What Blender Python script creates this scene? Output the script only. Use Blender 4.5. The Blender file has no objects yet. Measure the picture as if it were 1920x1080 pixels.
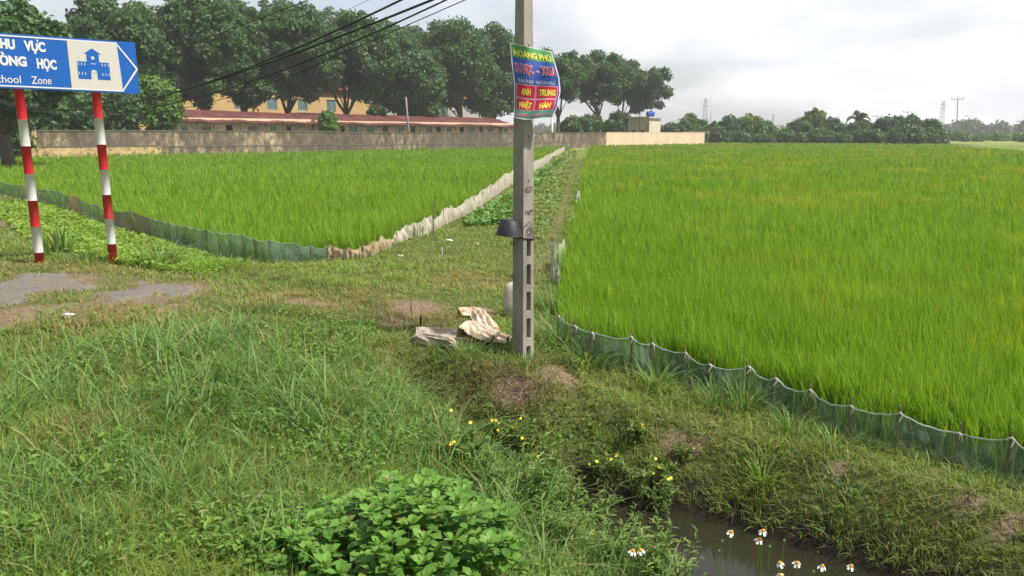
import bpy, math, random
import numpy as np
from mathutils import Vector, Matrix

random.seed(11)
RS = np.random.RandomState(7)
SC = bpy.context.scene
COL = SC.collection
R = math.radians

# ------------------------------------------------------------------ camera
CAMZ, PITCH, F = 1.6, R(11.35), 1445.0
cd = bpy.data.cameras.new('camera')
cam = bpy.data.objects.new('camera', cd)
COL.objects.link(cam)
cam.location = (0, 0, CAMZ)
cam.rotation_euler = (R(90) - PITCH, 0, 0)
cd.sensor_width = 36
cd.lens = 36 * F / 1920
cd.clip_start = 0.05
cd.clip_end = 5000
SC.camera = cam

# ------------------------------------------------------------------ world
SUN_EL, SUN_AZ = R(55), math.atan2(0.93, -0.30)      # azimuth measured from +Y towards +X
w = bpy.data.worlds.new('World')
SC.world = w
w.use_nodes = True
nt = w.node_tree
nt.nodes.clear()
def N(t, **k):
    n = nt.nodes.new(t)
    for a, b in k.items():
        setattr(n, a, b)
    return n
def L(a, b):
    nt.links.new(a, b)
out = N('ShaderNodeOutputWorld')
bg = N('ShaderNodeBackground')
bg.inputs[1].default_value = 0.088
L(bg.outputs[0], out.inputs[0])
sky = N('ShaderNodeTexSky', sky_type='NISHITA', sun_disc=False)
sky.sun_elevation = SUN_EL
sky.sun_rotation = SUN_AZ
sky.air_density = 1.0
sky.dust_density = 2.0
tc = N('ShaderNodeTexCoord')
sep = N('ShaderNodeSeparateXYZ')
L(tc.outputs['Generated'], sep.inputs[0])
mz = N('ShaderNodeMath', operation='ADD'); mz.inputs[1].default_value = 0.22
L(sep.outputs[2], mz.inputs[0])
mx = N('ShaderNodeMath', operation='MAXIMUM'); mx.inputs[1].default_value = 0.1
L(mz.outputs[0], mx.inputs[0])
dx = N('ShaderNodeMath', operation='DIVIDE'); L(sep.outputs[0], dx.inputs[0]); L(mx.outputs[0], dx.inputs[1])
dy = N('ShaderNodeMath', operation='DIVIDE'); L(sep.outputs[1], dy.inputs[0]); L(mx.outputs[0], dy.inputs[1])
cmb = N('ShaderNodeCombineXYZ'); L(dx.outputs[0], cmb.inputs[0]); L(dy.outputs[0], cmb.inputs[1])
n1 = N('ShaderNodeTexNoise'); n1.inputs['Scale'].default_value = 1.5; n1.inputs['Detail'].default_value = 6; n1.inputs['Roughness'].default_value = 0.5; n1.inputs['Distortion'].default_value = 0.15
mp = N('ShaderNodeMapping'); mp.inputs['Location'].default_value = (3.3, 1.7, 0); L(cmb.outputs[0], mp.inputs[0]); L(mp.outputs[0], n1.inputs['Vector'])
r1 = N('ShaderNodeValToRGB')                       # cloud tone: grey-blue undersides to bright tops
e = r1.color_ramp.elements
e[0].position = 0.36; e[0].color = (8.1, 8.35, 9.2, 1)
e[1].position = 0.62; e[1].color = (10.0, 9.9, 9.9, 1)
m_ = r1.color_ramp.elements.new(0.50); m_.color = (8.9, 8.95, 9.3, 1)
L(n1.outputs[0], r1.inputs[0])
n2 = N('ShaderNodeTexNoise'); n2.inputs['Scale'].default_value = 0.7; n2.inputs['Detail'].default_value = 4
mp2 = N('ShaderNodeMapping'); mp2.inputs['Location'].default_value = (-1.3, 7.7, 0); L(cmb.outputs[0], mp2.inputs[0]); L(mp2.outputs[0], n2.inputs['Vector'])
r2 = N('ShaderNodeValToRGB')
r2.color_ramp.elements[0].position = 0.40; r2.color_ramp.elements[0].color = (.45, .45, .45, 1)
r2.color_ramp.elements[1].position = 0.56; r2.color_ramp.elements[1].color = (1, 1, 1, 1)
L(n2.outputs[0], r2.inputs[0])
mixw = N('ShaderNodeMix', data_type='RGBA')
L(r2.outputs[0], mixw.inputs[0])
L(sky.outputs[0], mixw.inputs[6]); L(r1.outputs[0], mixw.inputs[7])
# added dimming of the unseen sky behind-left of the camera, deepens the pole's shade
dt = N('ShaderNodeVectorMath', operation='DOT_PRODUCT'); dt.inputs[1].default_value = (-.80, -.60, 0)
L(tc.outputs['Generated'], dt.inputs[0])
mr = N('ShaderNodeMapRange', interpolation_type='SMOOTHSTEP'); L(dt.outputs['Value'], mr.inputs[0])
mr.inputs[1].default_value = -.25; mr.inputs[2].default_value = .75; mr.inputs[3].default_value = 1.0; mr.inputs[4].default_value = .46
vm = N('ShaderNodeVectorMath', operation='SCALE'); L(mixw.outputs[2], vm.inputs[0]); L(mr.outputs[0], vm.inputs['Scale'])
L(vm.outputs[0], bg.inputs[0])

sd = bpy.data.lights.new('sun', 'SUN')
sun = bpy.data.objects.new('sun', sd)
COL.objects.link(sun)
sd.energy = 4.5
sd.angle = R(2.5)
sd.color = (1.0, 0.93, 0.82)
sdir = Vector((math.sin(SUN_AZ) * math.cos(SUN_EL), math.cos(SUN_AZ) * math.cos(SUN_EL), math.sin(SUN_EL)))
sun.rotation_euler = sdir.to_track_quat('Z', 'Y').to_euler()
sun.location = (20, -10, 40)
vs = SC.view_settings
vs.view_transform = 'Standard'; vs.look = 'None'; vs.exposure = 0.50; vs.gamma = 1.0
try:
    vs.use_curve_mapping = False
except Exception:
    pass
SC.cycles.max_bounces = 6
SC.cycles.diffuse_bounces = 3
SC.cycles.glossy_bounces = 2
SC.cycles.transmission_bounces = 3
SC.cycles.transparent_max_bounces = 12
SC.cycles.volume_bounces = 0
SC.cycles.use_denoising = True

# ------------------------------------------------------------------ geometry of the view
CP, SP = math.cos(PITCH), math.sin(PITCH)
def ray(px, py):
    u = (px - 960) / F; v = (540 - py) / F
    return u, CP + v * SP, v * CP - SP
def G(px, py, z):
    """where the line of sight meets the level z"""
    x, y, d = ray(px, py)
    t = (z - CAMZ) / d
    return (x * t, y * t, z)
def P(px, py, D):
    x, y, d = ray(px, py)
    return Vector((x / y * D, D, CAMZ + d / y * D))
def proj(x, y, z):
    dz = z - CAMZ
    dep = y * CP - dz * SP
    v = (y * SP + dz * CP) / dep
    return 960 + F * x / dep, 540 - F * v

# ------------------------------------------------------------------ terrain
cps = []
for px, py, z in [
    (-200,1080,0),(0,1080,-.02),(300,1080,-.08),(700,1080,-.2),(960,1080,-.36),(1100,1080,-.6),
    (0,900,0),(300,900,-.06),(600,900,-.16),(800,900,-.36),(0,750,0),(300,750,-.02),(600,750,-.1),(780,750,-.26),
    (-200,620,0),(0,600,0),(300,600,0),(600,600,-.05),(700,650,-.1),(0,540,0),(150,520,0),(350,560,0),(77,492,.01),(213,498,-.06),
    (-100,470,.0),(0,400,-.22),(200,450,-.22),(350,480,-.2),(430,510,-.14),(550,520,-.1),
    (-100,345,-.36),(0,364,-.34),(190,425,-.34),(400,485,-.33),(610,492,-.3),(660,484,-.28),
    (700,500,-.15),(800,440,-.22),(900,500,-.15),(950,560,-.15),(1000,620,-.2),(980,668,-.22),(1040,680,-.26),(870,640,-.15),(815,650,-.12),
    (900,380,-.22),(960,330,-.22),(1030,300,-.22),(1060,340,-.24),(1030,400,-.24),(1000,460,-.2),
    (1300,800,-.5),(1500,850,-.5),(1700,900,-.5),(1900,930,-.5),(1200,740,-.44),(1100,700,-.36),(1100,640,-.42),
    (1400,740,-.52),(1800,880,-.52),(1060,520,-.36),(1100,400,-.46)]:
    cps.append(G(px, py, z))
cps += [(6,1,-.55),(9,3,-.5),(3,1.2,-.75),(1.3,2.4,-.75),(.7,2.9,-.7),(1.8,1.6,-.7),(0,-3,0),(-8,-2,0),(5,-3,-.3),(-12,8,0),(-14,4,0),(-30,12,0),(12,6,-.5),
        (-10,20,-.48),(-25,30,-.45),(0,25,-.48),(-4,16,-.5),(-15,40,-.45),(-3,45,-.45),(10,20,-.5),(5,12,-.5),(25,15,-.5),(20,40,-.45),
        (-40,60,-.45),(0,70,-.4),(40,100,-.4),(60,30,-.45),(150,150,-.4),(-150,100,-.4),(200,0,-.4),(-200,0,-.2),(0,-200,0),(0,300,-.4),(300,300,-.4)]
cps = np.array(cps, float)
def _phi(r): return r
_D = np.hypot(cps[:, None, 0] - cps[None, :, 0], cps[:, None, 1] - cps[None, :, 1])
_m = cps[:, 2].mean()
_w = np.linalg.solve(_phi(_D) + np.eye(len(cps)) * 1e-3, cps[:, 2] - _m)
def _rbf(x, y):
    z = np.empty(len(x))
    for i in range(0, len(x), 20000):
        r = np.hypot(x[i:i+20000, None] - cps[None, :, 0], y[i:i+20000, None] - cps[None, :, 1])
        z[i:i+20000] = _m + r @ _w
    return z
_gs = []
for x0, x1, y0, y1, st in ((-20, 20, -2, 30, .1), (-1600, 1600, -400, 1900, 12.0), (-130, 130, -20, 190, .8)):
    ax = np.arange(x0, x1 + st, st); ay = np.arange(y0, y1 + st, st); a_, b_ = np.meshgrid(ax, ay)
    _gs.append((x0, x1, y0, y1, st, _rbf(a_.ravel(), b_.ravel()).reshape(a_.shape)))
def _lerp(g, x, y):
    x0, x1, y0, y1, st, Zg = g
    fx = np.clip((x - x0) / st, 0, Zg.shape[1] - 1.001); fy = np.clip((y - y0) / st, 0, Zg.shape[0] - 1.001)
    i = fx.astype(int); j = fy.astype(int); fx = fx - i; fy = fy - j
    return (Zg[j, i] * (1 - fx) + Zg[j, i + 1] * fx) * (1 - fy) + (Zg[j + 1, i] * (1 - fx) + Zg[j + 1, i + 1] * fx) * fy
DITCH = np.array([(-.85,5.85,.0,-.42),(-.42,5.5,.05,-.66),(.05,5.2,.10,-.9),(.45,4.92,.2,-1.1),(.92,4.5,.32,-1.2),(1.4,4.0,.42,-1.2),(1.9,3.55,.42,-1.2),(2.6,3.0,.42,-1.2),(4.0,2.0,.45,-1.2),(8,-.5,.5,-1.2),(14,-4,.5,-1.2)])
WATER_Z = -.97
def seg_dist(x, y, A, B):
    dx, dy = B[0] - A[0], B[1] - A[1]
    t = np.clip(((x - A[0]) * dx + (y - A[1]) * dy) / (dx * dx + dy * dy), 0, 1)
    return np.hypot(x - A[0] - t * dx, y - A[1] - t * dy), t
def ditch(x, y):
    best = np.full(np.shape(x), 9.0); 
    for A, B in zip(DITCH[:-1], DITCH[1:]):
        d, t = seg_dist(x, y, A, B)
        wd = A[2] + (B[2] - A[2]) * t; bd = A[3] + (B[3] - A[3]) * t
        best = np.minimum(best, bd + np.maximum(0, d - wd) * 1.15)
    return best
def vnoise(x, y, s, seed=0):
    x = np.asarray(x, float) / s; y = np.asarray(y, float) / s
    xi = np.floor(x).astype(int); yi = np.floor(y).astype(int)
    fx = x - xi; fy = y - yi; fx = fx * fx * (3 - 2 * fx); fy = fy * fy * (3 - 2 * fy)
    def h(a, b):
        n = (a * 374761393 + b * 668265263 + seed * 974634777) & 0x7fffffff
        n = ((n ^ (n >> 13)) * 1274126177) & 0x7fffffff
        return ((n ^ (n >> 16)) & 0xffff) / 65535.0
    return (h(xi, yi) * (1 - fx) + h(xi + 1, yi) * fx) * (1 - fy) + (h(xi, yi + 1) * (1 - fx) + h(xi + 1, yi + 1) * fx) * fy
def H(x, y):
    x = np.atleast_1d(np.asarray(x, float)); y = np.atleast_1d(np.asarray(y, float))
    sh = x.shape; x = x.ravel(); y = y.ravel()
    z = _lerp(_gs[1], x, y)
    for g in (_gs[2], _gs[0]):
        k = (x > g[0]) & (x < g[1]) & (y > g[2]) & (y < g[3])
        if k.any(): z[k] = _lerp(g, x[k], y[k])
    z = z + (vnoise(x, y, .45, 3) - .5) * .05 + (vnoise(x, y, .16, 5) - .5) * .02
    d = ditch(x, y) + (vnoise(x, y, .3, 9) - .5) * .09
    k = .06
    hh = np.clip(.5 + .5 * (d - z) / k, 0, 1)
    z = d * (1 - hh) + z * hh - k * hh * (1 - hh)
    return z.reshape(sh)
def T(px, py):
    """where the line of sight meets the ground"""
    x, y, d = ray(px, py)
    t = 1.5
    while t < 400:
        zz = H(x * t, y * t)[0]
        if CAMZ + d * t <= zz:
            break
        t += max(.02, t * .004)
    return Vector((x * t, y * t, float(H(x * t, y * t)[0])))

# ------------------------------------------------------------------ materials
def mat(name, build):
    m = bpy.data.materials.new(name)
    m.use_nodes = True
    t = m.node_tree
    t.nodes.clear()
    o = t.nodes.new('ShaderNodeOutputMaterial')
    class K: pass
    k = K()
    def n(ty, **kw):
        q = t.nodes.new(ty)
        for a, b in kw.items():
            if a.startswith('i_'):
                q.inputs[a[2:].replace('_', ' ')].default_value = b
            else:
                setattr(q, a, b)
        return q
    k.n = n; k.l = t.links.new
    def noise(scale, detail=4, rough=.6, stretch=None, coord='Object', dist=0):
        tcn = n('ShaderNodeTexCoord'); q = n('ShaderNodeTexNoise')
        q.inputs['Scale'].default_value = scale; q.inputs['Detail'].default_value = detail; q.inputs['Roughness'].default_value = rough
        q.inputs['Distortion'].default_value = dist
        if stretch:
            mm = n('ShaderNodeMapping'); mm.inputs['Scale'].default_value = stretch
            k.l(tcn.outputs[coord], mm.inputs[0]); k.l(mm.outputs[0], q.inputs['Vector'])
        else:
            k.l(tcn.outputs[coord], q.inputs['Vector'])
        return q.outputs[0]
    k.noise = noise
    def ramp(fac, stops):
        q = n('ShaderNodeValToRGB'); el = q.color_ramp.elements
        while len(el) < len(stops): el.new(.5)
        for e_, (p_, c_) in zip(el, sorted(stops, key=lambda s: s[0])):
            e_.position = p_; e_.color = (*c_, 1) if len(c_) == 3 else c_
        k.l(fac, q.inputs[0]); return q.outputs[0]
    k.ramp = ramp
    def mix(f, a, b, mode='MIX'):
        q = n('ShaderNodeMix', data_type='RGBA', blend_type=mode)
        for s, v in ((0, f), (6, a), (7, b)):
            if isinstance(v, (int, float)): q.inputs[s].default_value = v
            elif isinstance(v, tuple): q.inputs[s].default_value = (*v, 1) if len(v) == 3 else v
            else: k.l(v, q.inputs[s])
        return q.outputs[2]
    k.mix = mix
    def attr(a):
        q = n('ShaderNodeAttribute', attribute_name=a); return q.outputs['Fac']
    k.attr = attr
    def bsdf(col, rough=.7, spec=.3, bump=None, bstr=.3, metal=0, alpha=None, bdist=.02):
        q = n('ShaderNodeBsdfPrincipled')
        if isinstance(col, tuple): q.inputs['Base Color'].default_value = (*col, 1)
        else: k.l(col, q.inputs['Base Color'])
        if isinstance(rough, (int, float)): q.inputs['Roughness'].default_value = rough
        else: k.l(rough, q.inputs['Roughness'])
        q.inputs['Specular IOR Level'].default_value = spec
        q.inputs['Metallic'].default_value = metal
        if bump is not None:
            b = n('ShaderNodeBump'); b.inputs['Strength'].default_value = bstr; b.inputs['Distance'].default_value = bdist
            k.l(bump, b.inputs['Height']); k.l(b.outputs[0], q.inputs['Normal'])
        return q.outputs[0]
    k.bsdf = bsdf
    s = build(k)
    t.links.new(s, o.inputs[0])
    return m
def plain(name, c, rough=.6, var=.25, scale=8, spec=.3, bstr=.2, metal=0):
    def b(k):
        nz = k.noise(scale, 5)
        c2 = tuple(v * (1 - var) for v in c)
        return k.bsdf(k.ramp(nz, [(.3, c2), (.7, c)]), rough, spec, k.noise(scale * 5, 3), bstr, metal)
    return mat(name, b)
def leafmat(name, c1, c2, dry=(.32, .23, .10), trans=.4, tcol=None, rough=.5, macro=None, c3=None):
    def b(k):
        c = k.mix(k.attr('rnd'), c1, c2)
        if macro:
            c = k.mix(k.ramp(k.noise(macro, 3), [(.42, (0, 0, 0)), (.68, (1, 1, 1))]), c, c3)
        c = k.mix(k.attr('dry'), c, dry)
        s = k.bsdf(c, rough, .25)
        tr = k.n('ShaderNodeBsdfTranslucent')
        tc_ = k.mix(1.0, c, tcol or (1.25, 1.15, .55), 'MULTIPLY')
        k.l(tc_, tr.inputs[0])
        mxs = k.n('ShaderNodeMixShader'); mxs.inputs[0].default_value = trans
        k.l(s, mxs.inputs[1]); k.l(tr.outputs[0], mxs.inputs[2])
        return mxs.outputs[0]
    return mat(name, b)

# ------------------------------------------------------------------ object helpers
def tag(o, label=None, cat=None, group=None, kind=None):
    if label: o['label'] = label
    if cat: o['category'] = cat
    if group: o['group'] = group
    if kind: o['kind'] = kind
    return o
def empty(name, loc, label, cat, group=None, rz=0):
    o = bpy.data.objects.new(name, None)
    COL.objects.link(o)
    o.location = loc; o.rotation_euler = (0, 0, rz)
    o.empty_display_size = .2
    return tag(o, label, cat, group)
def link(name, me, m, parent=None, world=True):
    o = bpy.data.objects.new(name, me)
    COL.objects.link(o)
    for x in (m if isinstance(m, (list, tuple)) else [m]):
        me.materials.append(x)
    if parent is not None:
        o.parent = parent
        if world:
            bpy.context.view_layer.update()
            o.matrix_parent_inverse = parent.matrix_world.inverted()
    return o
def npmesh(name, V, loops, sizes, attrs=None, smooth=False, mi=None):
    me = bpy.data.meshes.new(name)
    V = np.ascontiguousarray(V, np.float32)
    me.vertices.add(len(V)); me.vertices.foreach_set('co', V.ravel())
    loops = np.ascontiguousarray(loops, np.int32); sizes = np.ascontiguousarray(sizes, np.int32)
    me.loops.add(len(loops)); me.loops.foreach_set('vertex_index', loops)
    me.polygons.add(len(sizes))
    st = np.zeros(len(sizes), np.int32); st[1:] = np.cumsum(sizes)[:-1]
    me.polygons.foreach_set('loop_start', st)
    me.polygons.foreach_set('loop_total', sizes)
    if mi is not None: me.polygons.foreach_set('material_index', np.ascontiguousarray(mi, np.int32))
    me.polygons.foreach_set('use_smooth', np.full(len(sizes), smooth))
    me.update(calc_edges=True)
    for k_, a in (attrs or {}).items():
        at = me.attributes.new(k_, 'FLOAT', 'POINT'); at.data.foreach_set('value', np.ascontiguousarray(a, np.float32))
    return me
def stamp(TV, TF, O, X, Y, Z, attrs=None):
    """copies of a template (TV verts, TF faces) with axes X,Y,Z at O -> arrays"""
    n = len(O); k = len(TV)
    V = (O[:, None, :] + TV[None, :, 0:1] * X[:, None, :] + TV[None, :, 1:2] * Y[:, None, :] + TV[None, :, 2:3] * Z[:, None, :]).reshape(-1, 3)
    fl = np.concatenate([np.array(f) for f in TF]); sz = np.array([len(f) for f in TF])
    loops = (fl[None, :] + (np.arange(n) * k)[:, None]).ravel(); sizes = np.tile(sz, n)
    A = {a: np.repeat(v, k) for a, v in (attrs or {}).items()}
    return V, loops, sizes, A
def norm(v): return v / np.maximum(np.linalg.norm(v, axis=-1, keepdims=True), 1e-9)

def blades(P0, h, wd, lean, az, rnd, dry, lv=(0, .38, .72, 1.0), prof=(.75, 1, .72), up=None, droop=.45):
    """grass blades, all in one array set"""
    n = len(P0); lv = np.array(lv); K = len(lv)
    d = np.stack([np.cos(az), np.sin(az), np.zeros(n)], 1)
    ta = az + np.pi / 2 + RS.uniform(-.9, .9, n)
    s = np.stack([np.cos(ta), np.sin(ta), np.zeros(n)], 1)
    V = np.empty((n, 2 * K - 1, 3))
    for i, t in enumerate(lv):
        c = P0 + d * (h * lean * t ** 1.8)[:, None]
        c[:, 2] += h * (t - droop * np.minimum(lean, 1.6) * t ** 2.4)
        if i < K - 1:
            V[:, 2 * i] = c - s * (wd * prof[i] * .5)[:, None]
            V[:, 2 * i + 1] = c + s * (wd * prof[i] * .5)[:, None]
        else:
            V[:, 2 * K - 2] = c
    fl = []; sz = []
    for i in range(K - 2):
        fl += [2 * i, 2 * i + 1, 2 * i + 3, 2 * i + 2]; sz.append(4)
    fl += [2 * K - 4, 2 * K - 3, 2 * K - 2]; sz.append(3)
    k = 2 * K - 1
    loops = (np.array(fl)[None, :] + (np.arange(n) * k)[:, None]).ravel()
    return V.reshape(-1, 3), loops, np.tile(sz, n), {'rnd': np.repeat(rnd, k), 'dry': np.repeat(dry, k)}
def join(parts):
    V = []; Lp = []; S = []; A = {}; off = 0
    for v, l, s, a in parts:
        V.append(v); Lp.append(l + off); S.append(s); off += len(v)
        for k_ in a: A.setdefault(k_, []).append(a[k_])
    return np.concatenate(V), np.concatenate(Lp), np.concatenate(S), {k_: np.concatenate(x) for k_, x in A.items()}
LEAF_V = np.array([(0, 0, 0), (.25, .36, .04), (.6, .42, .03), (.25, 0, -.03), (.6, 0, -.05), (.25, -.36, .04), (.6, -.42, .03), (1, 0, -.12)], float)
LEAF_F = [(0, 3, 1), (3, 4, 2, 1), (4, 7, 2), (0, 5, 3), (5, 6, 4, 3), (6, 7, 4)]
CARD_V = np.array([(0, -.5, 0), (1, -.28, .1), (.8, .5, -.05), (.1, .35, .12)], float)
CARD_F = [(0, 1, 2, 3)]

class MB:
    """collects simple solids into one mesh"""
    def __init__(s): s.v = []; s.f = []; s.m = []; s.mi = 0
    def add(s, v, f):
        o = len(s.v); s.v += [tuple(p) for p in v]; s.f += [tuple(i + o for i in q) for q in f]; s.m += [s.mi] * len(f); return s
    def box(s, c, d, M=None):
        x, y, z = (a / 2 for a in d)
        v = [Vector((c[0] + i * x, c[1] + j * y, c[2] + k_ * z)) for i in (-1, 1) for j in (-1, 1) for k_ in (-1, 1)]
        if M is not None: v = [M @ p for p in v]
        return s.add(v, [(0, 1, 3, 2), (4, 6, 7, 5), (0, 4, 5, 1), (2, 3, 7, 6), (0, 2, 6, 4), (1, 5, 7, 3)])
    def tube(s, pts, rad, seg=8, cap=True):
        pts = [Vector(p) for p in pts]; n = len(pts)
        if not isinstance(rad, (list, tuple)): rad = [rad] * n
        v = []; prev = None
        for i, p in enumerate(pts):
            t = (pts[min(i + 1, n - 1)] - pts[max(i - 1, 0)]).normalized()
            a = prev if prev is not None else (Vector((1, 0, 0)) if abs(t.x) < .8 else Vector((0, 1, 0)))
            a = (a - t * a.dot(t)).normalized(); b = t.cross(a); prev = a
            for j in range(seg):
                q = 2 * math.pi * j / seg
                v.append(p + (a * math.cos(q) + b * math.sin(q)) * rad[i])
        f = [(i * seg + j, i * seg + (j + 1) % seg, (i + 1) * seg + (j + 1) % seg, (i + 1) * seg + j) for i in range(n - 1) for j in range(seg)]
        if cap: f += [tuple(reversed(range(seg))), tuple(range((n - 1) * seg, n * seg))]
        return s.add(v, f)
    def build(s, name, m, parent=None, smooth=False, world=True):
        me = bpy.data.meshes.new(name); me.from_pydata(s.v, [], s.f)
        if any(s.m): me.polygons.foreach_set('material_index', s.m)
        me.polygons.foreach_set('use_smooth', [smooth] * len(me.polygons)); me.update()
        return link(name, me, m, parent, world)

def inpoly(x, y, poly):
    c = np.zeros(np.shape(x), bool); n = len(poly)
    for i in range(n):
        x1, y1 = poly[i][:2]; x2, y2 = poly[(i + 1) % n][:2]
        if y1 == y2: continue
        k = ((y1 > y) != (y2 > y)) & (x < (x2 - x1) * (y - y1) / (y2 - y1) + x1)
        c ^= k
    return c

# ------------------------------------------------------------------ palette
M = {}
M['rice'] = leafmat('rice_leaf', (.11, .25, .020), (.26, .43, .036), dry=(.50, .48, .05), trans=.45, macro=.35, c3=(.215, .375, .028))
M['grass'] = leafmat('grass_leaf', (.105, .195, .045), (.235, .35, .08), dry=(.38, .29, .14), trans=.4, macro=1.3, c3=(.24, .34, .07))
M['tall'] = leafmat('tall_grass_leaf', (.10, .20, .052), (.22, .35, .10), dry=(.42, .34, .18), trans=.4)
M['cover'] = leafmat('ground_cover_leaf', (.16, .30, .04), (.30, .44, .08), trans=.4)
M['cover2'] = leafmat('creeper_leaf', (.13, .22, .055), (.27, .37, .12), trans=.35, macro=.8, c3=(.20, .27, .09))
M['cover_dark'] = leafmat('vine_leaf', (.08, .20, .04), (.17, .33, .08), trans=.3)
M['bush'] = leafmat('bush_leaf', (.075, .185, .034), (.175, .345, .058), trans=.35, rough=.45)
M['weed'] = leafmat('weed_leaf', (.11, .20, .045), (.22, .33, .08), trans=.35)
M['crown'] = leafmat('crown_leaf', (.045, .105, .040), (.105, .20, .060), trans=.3, tcol=(1.2, 1.15, .6), rough=.45)
M['crown_b'] = leafmat('crown_leaf_light', (.085, .17, .035), (.17, .30, .055), trans=.3, rough=.45)
M['far_wood'] = leafmat('far_wood_leaf', (.07, .12, .05), (.13, .20, .07), trans=.3)
M['bark'] = plain('bark', (.14, .11, .085), .9, .5, 3)
M['stem'] = plain('green_stem', (.12, .2, .05), .7)
M['stake'] = plain('stake_wood', (.17, .14, .10), .9)
M['white'] = plain('white_plastic', (.75, .75, .72), .6, .12)
def _ground(k):
    d = k.attr('dirt')
    nz = k.noise(2.2, 6, .65); nf = k.noise(40, 4, .7)
    soil = k.ramp(nf, [(.3, (.10, .07, .045)), (.55, (.20, .15, .10)), (.75, (.38, .31, .22))])
    straw = k.ramp(nf, [(.3, (.07, .075, .025)), (.6, (.14, .15, .05)), (.8, (.30, .26, .12))])
    near = k.mix(k.ramp(nz, [(.35, (0, 0, 0)), (.65, (1, 1, 1))]), straw, k.ramp(nf, [(.3, (.03, .05, .012)), (.7, (.08, .13, .03))]))
    c = k.mix(d, near, soil)
    far = k.ramp(k.noise(.02, 4, stretch=(1, 3, 1)), [(.35, (.11, .17, .04)), (.5, (.22, .25, .07)), (.65, (.15, .21, .05))])
    c = k.mix(k.attr('far'), c, far)
    c = k.mix(k.attr('mud'), c, (.035, .03, .022))
    return k.bsdf(c, .95, .1, nf, .6, bdist=.03)
M['ground'] = mat('ground_soil', _ground)

# ------------------------------------------------------------------ layout of the fields
def Rz(px, D, py=250):
    x, y, d = ray(px, py); return (x / y * D, D)
WA = np.array(Rz(60, 60.5)); WB = np.array(Rz(1320, 136.0))
WD = (WB - WA) / np.linalg.norm(WB - WA); WN = np.array((WD[1], -WD[0]))      # along the wall, towards the field
def W(s, o, z=0):
    """s metres along the wall, o metres behind it"""
    p = WA + WD * s - WN * o
    return Vector((p[0], p[1], z))
def S(px, o):
    """metres along the wall's line set back o where the column px meets it"""
    x, y, d = ray(px, 250); b = WA - WN * o
    Mx = np.array([[x, -WD[0]], [y, -WD[1]]]); t = np.linalg.solve(Mx, b)
    return t[1]
WYAW = math.atan2(WD[1], WD[0])
# right field outline
RNET = [(1046,592,650),(1078,612,672),(1110,625,690),(1182,632,702),(1222,645,712),(1283,662,730),(1328,684,745),(1400,688,758),(1450,710,775),(1514,732,800),(1590,762,826),(1680,775,848),(1790,813,878),(1885,822,908),(1975,862,935),(2090,900,975)]
RN = [T(px, yb) for px, yt, yb in RNET]
pathR = [T(px, py) for px, py in [(1066,600),(1062,530),(1068,480),(1082,420),(1092,370),(1094,330)]]
fence_end = Vector((*Rz(1096, 98), 0))
RIGHT = [(p.x + .10, p.y + .16) for p in reversed(RN)] + [(p.x, p.y) for p in pathR] + [tuple(W(S(1100, 0), -.6)[:2]), tuple(W(S(1320, 0), -.6)[:2]), Rz(1345, 150), Rz(1500, 152), Rz(1750, 160), Rz(1800, 105), Rz(1960, 75), (80, 75), (90, 5), tuple((RN[-1] + (RN[-1] - RN[-5]) * 3)[:2])]
LNET = [(-260,322,338),(-120,330,348),(0,340,364),(45,348,373),(90,356,383),(112,358,388),(133,368,394),(150,370,400),(185,384,420),(213,396,425),(250,397,434),(284,409,447),(306,415,452),(321,417,458),(338,422,464),(352,424,468),(370,428,472),(391,430,478),(412,435,486),(436,437,489),(459,440,490),(480,448,492),(508,450,494),(555,456,494),(584,461,493),(615,463,490)]
LN = [T(px, yb) for px, yt, yb in LNET]
WNET = [(615,458,490),(620,459,487),(655,463,487),(680,459,484),(700,450,480),(716,439,470),(730,444,466),(744,432,458),(762,420,450),(775,416,446),(797,407,442),(808,403,438),(820,405,430),(831,390,424),(846,384,416),(858,386,410),(876,370,402),(888,366,396),(905,354,386),(920,344,374),(934,336,366),(946,325,356),(962,318,347),(985,308,331),(1005,300,320),(1025,290,308),(1045,280,296),(1058,274,288)]
WNP = [T(px, yb) for px, yt, yb in WNET]
LEFT = [(p.x, p.y + .2) for p in LN] + [(p.x - .15, p.y + .12) for p in WNP[1:]] + [tuple(W(S(1062, 0), -.6)[:2]), tuple(W(S(0, 0), -.6)[:2]), tuple(W(S(-160, 0), -.6)[:2])]

def blob(px, py, rx, ry):
    c = T(px, py); a = T(px + rx, py); b = T(px, py - ry); e_ = T(px, py + ry)
    return (c.x, c.y, (a - c).length, max(.05, (b - e_).length / 2))
def bl(x, y, blobs, jit=.5):
    o = np.zeros(np.shape(x)); j = 1 + jit * (vnoise(x, y, .35, 21) - .5) + .4 * (vnoise(x, y, .12, 22) - .5)
    for cx, cy, rx, ry in blobs:
        o = np.maximum(o, np.clip(1.6 * (1.25 - np.hypot((x - cx) / rx, (y - cy) / ry) * j), 0, 1))
    return o
ASPH = [blob(70, 532, 105, 16), blob(10, 548, 60, 22)]
ASPH_SCRAP = [blob(290, 540, 60, 10), blob(240, 556, 55, 10), blob(330, 552, 40, 8)]
BARE = [blob(70, 534, 130, 26), blob(10, 600, 70, 28), blob(290, 550, 125, 30), blob(90, 580, 90, 12), blob(600, 572, 34, 6), blob(560, 566, 26, 5), blob(780, 580, 60, 17), blob(745, 605, 30, 14), blob(830, 625, 55, 14),
        blob(1065, 668, 28, 10), blob(1290, 846, 34, 12), blob(1265, 830, 20, 8), blob(1568, 880, 18, 16), blob(1815, 950, 40, 8), blob(1895, 985, 36, 9), blob(20, 420, 45, 16),
        blob(900, 585, 30, 8), blob(1050, 705, 30, 14), blob(960, 735, 45, 22)]
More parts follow.
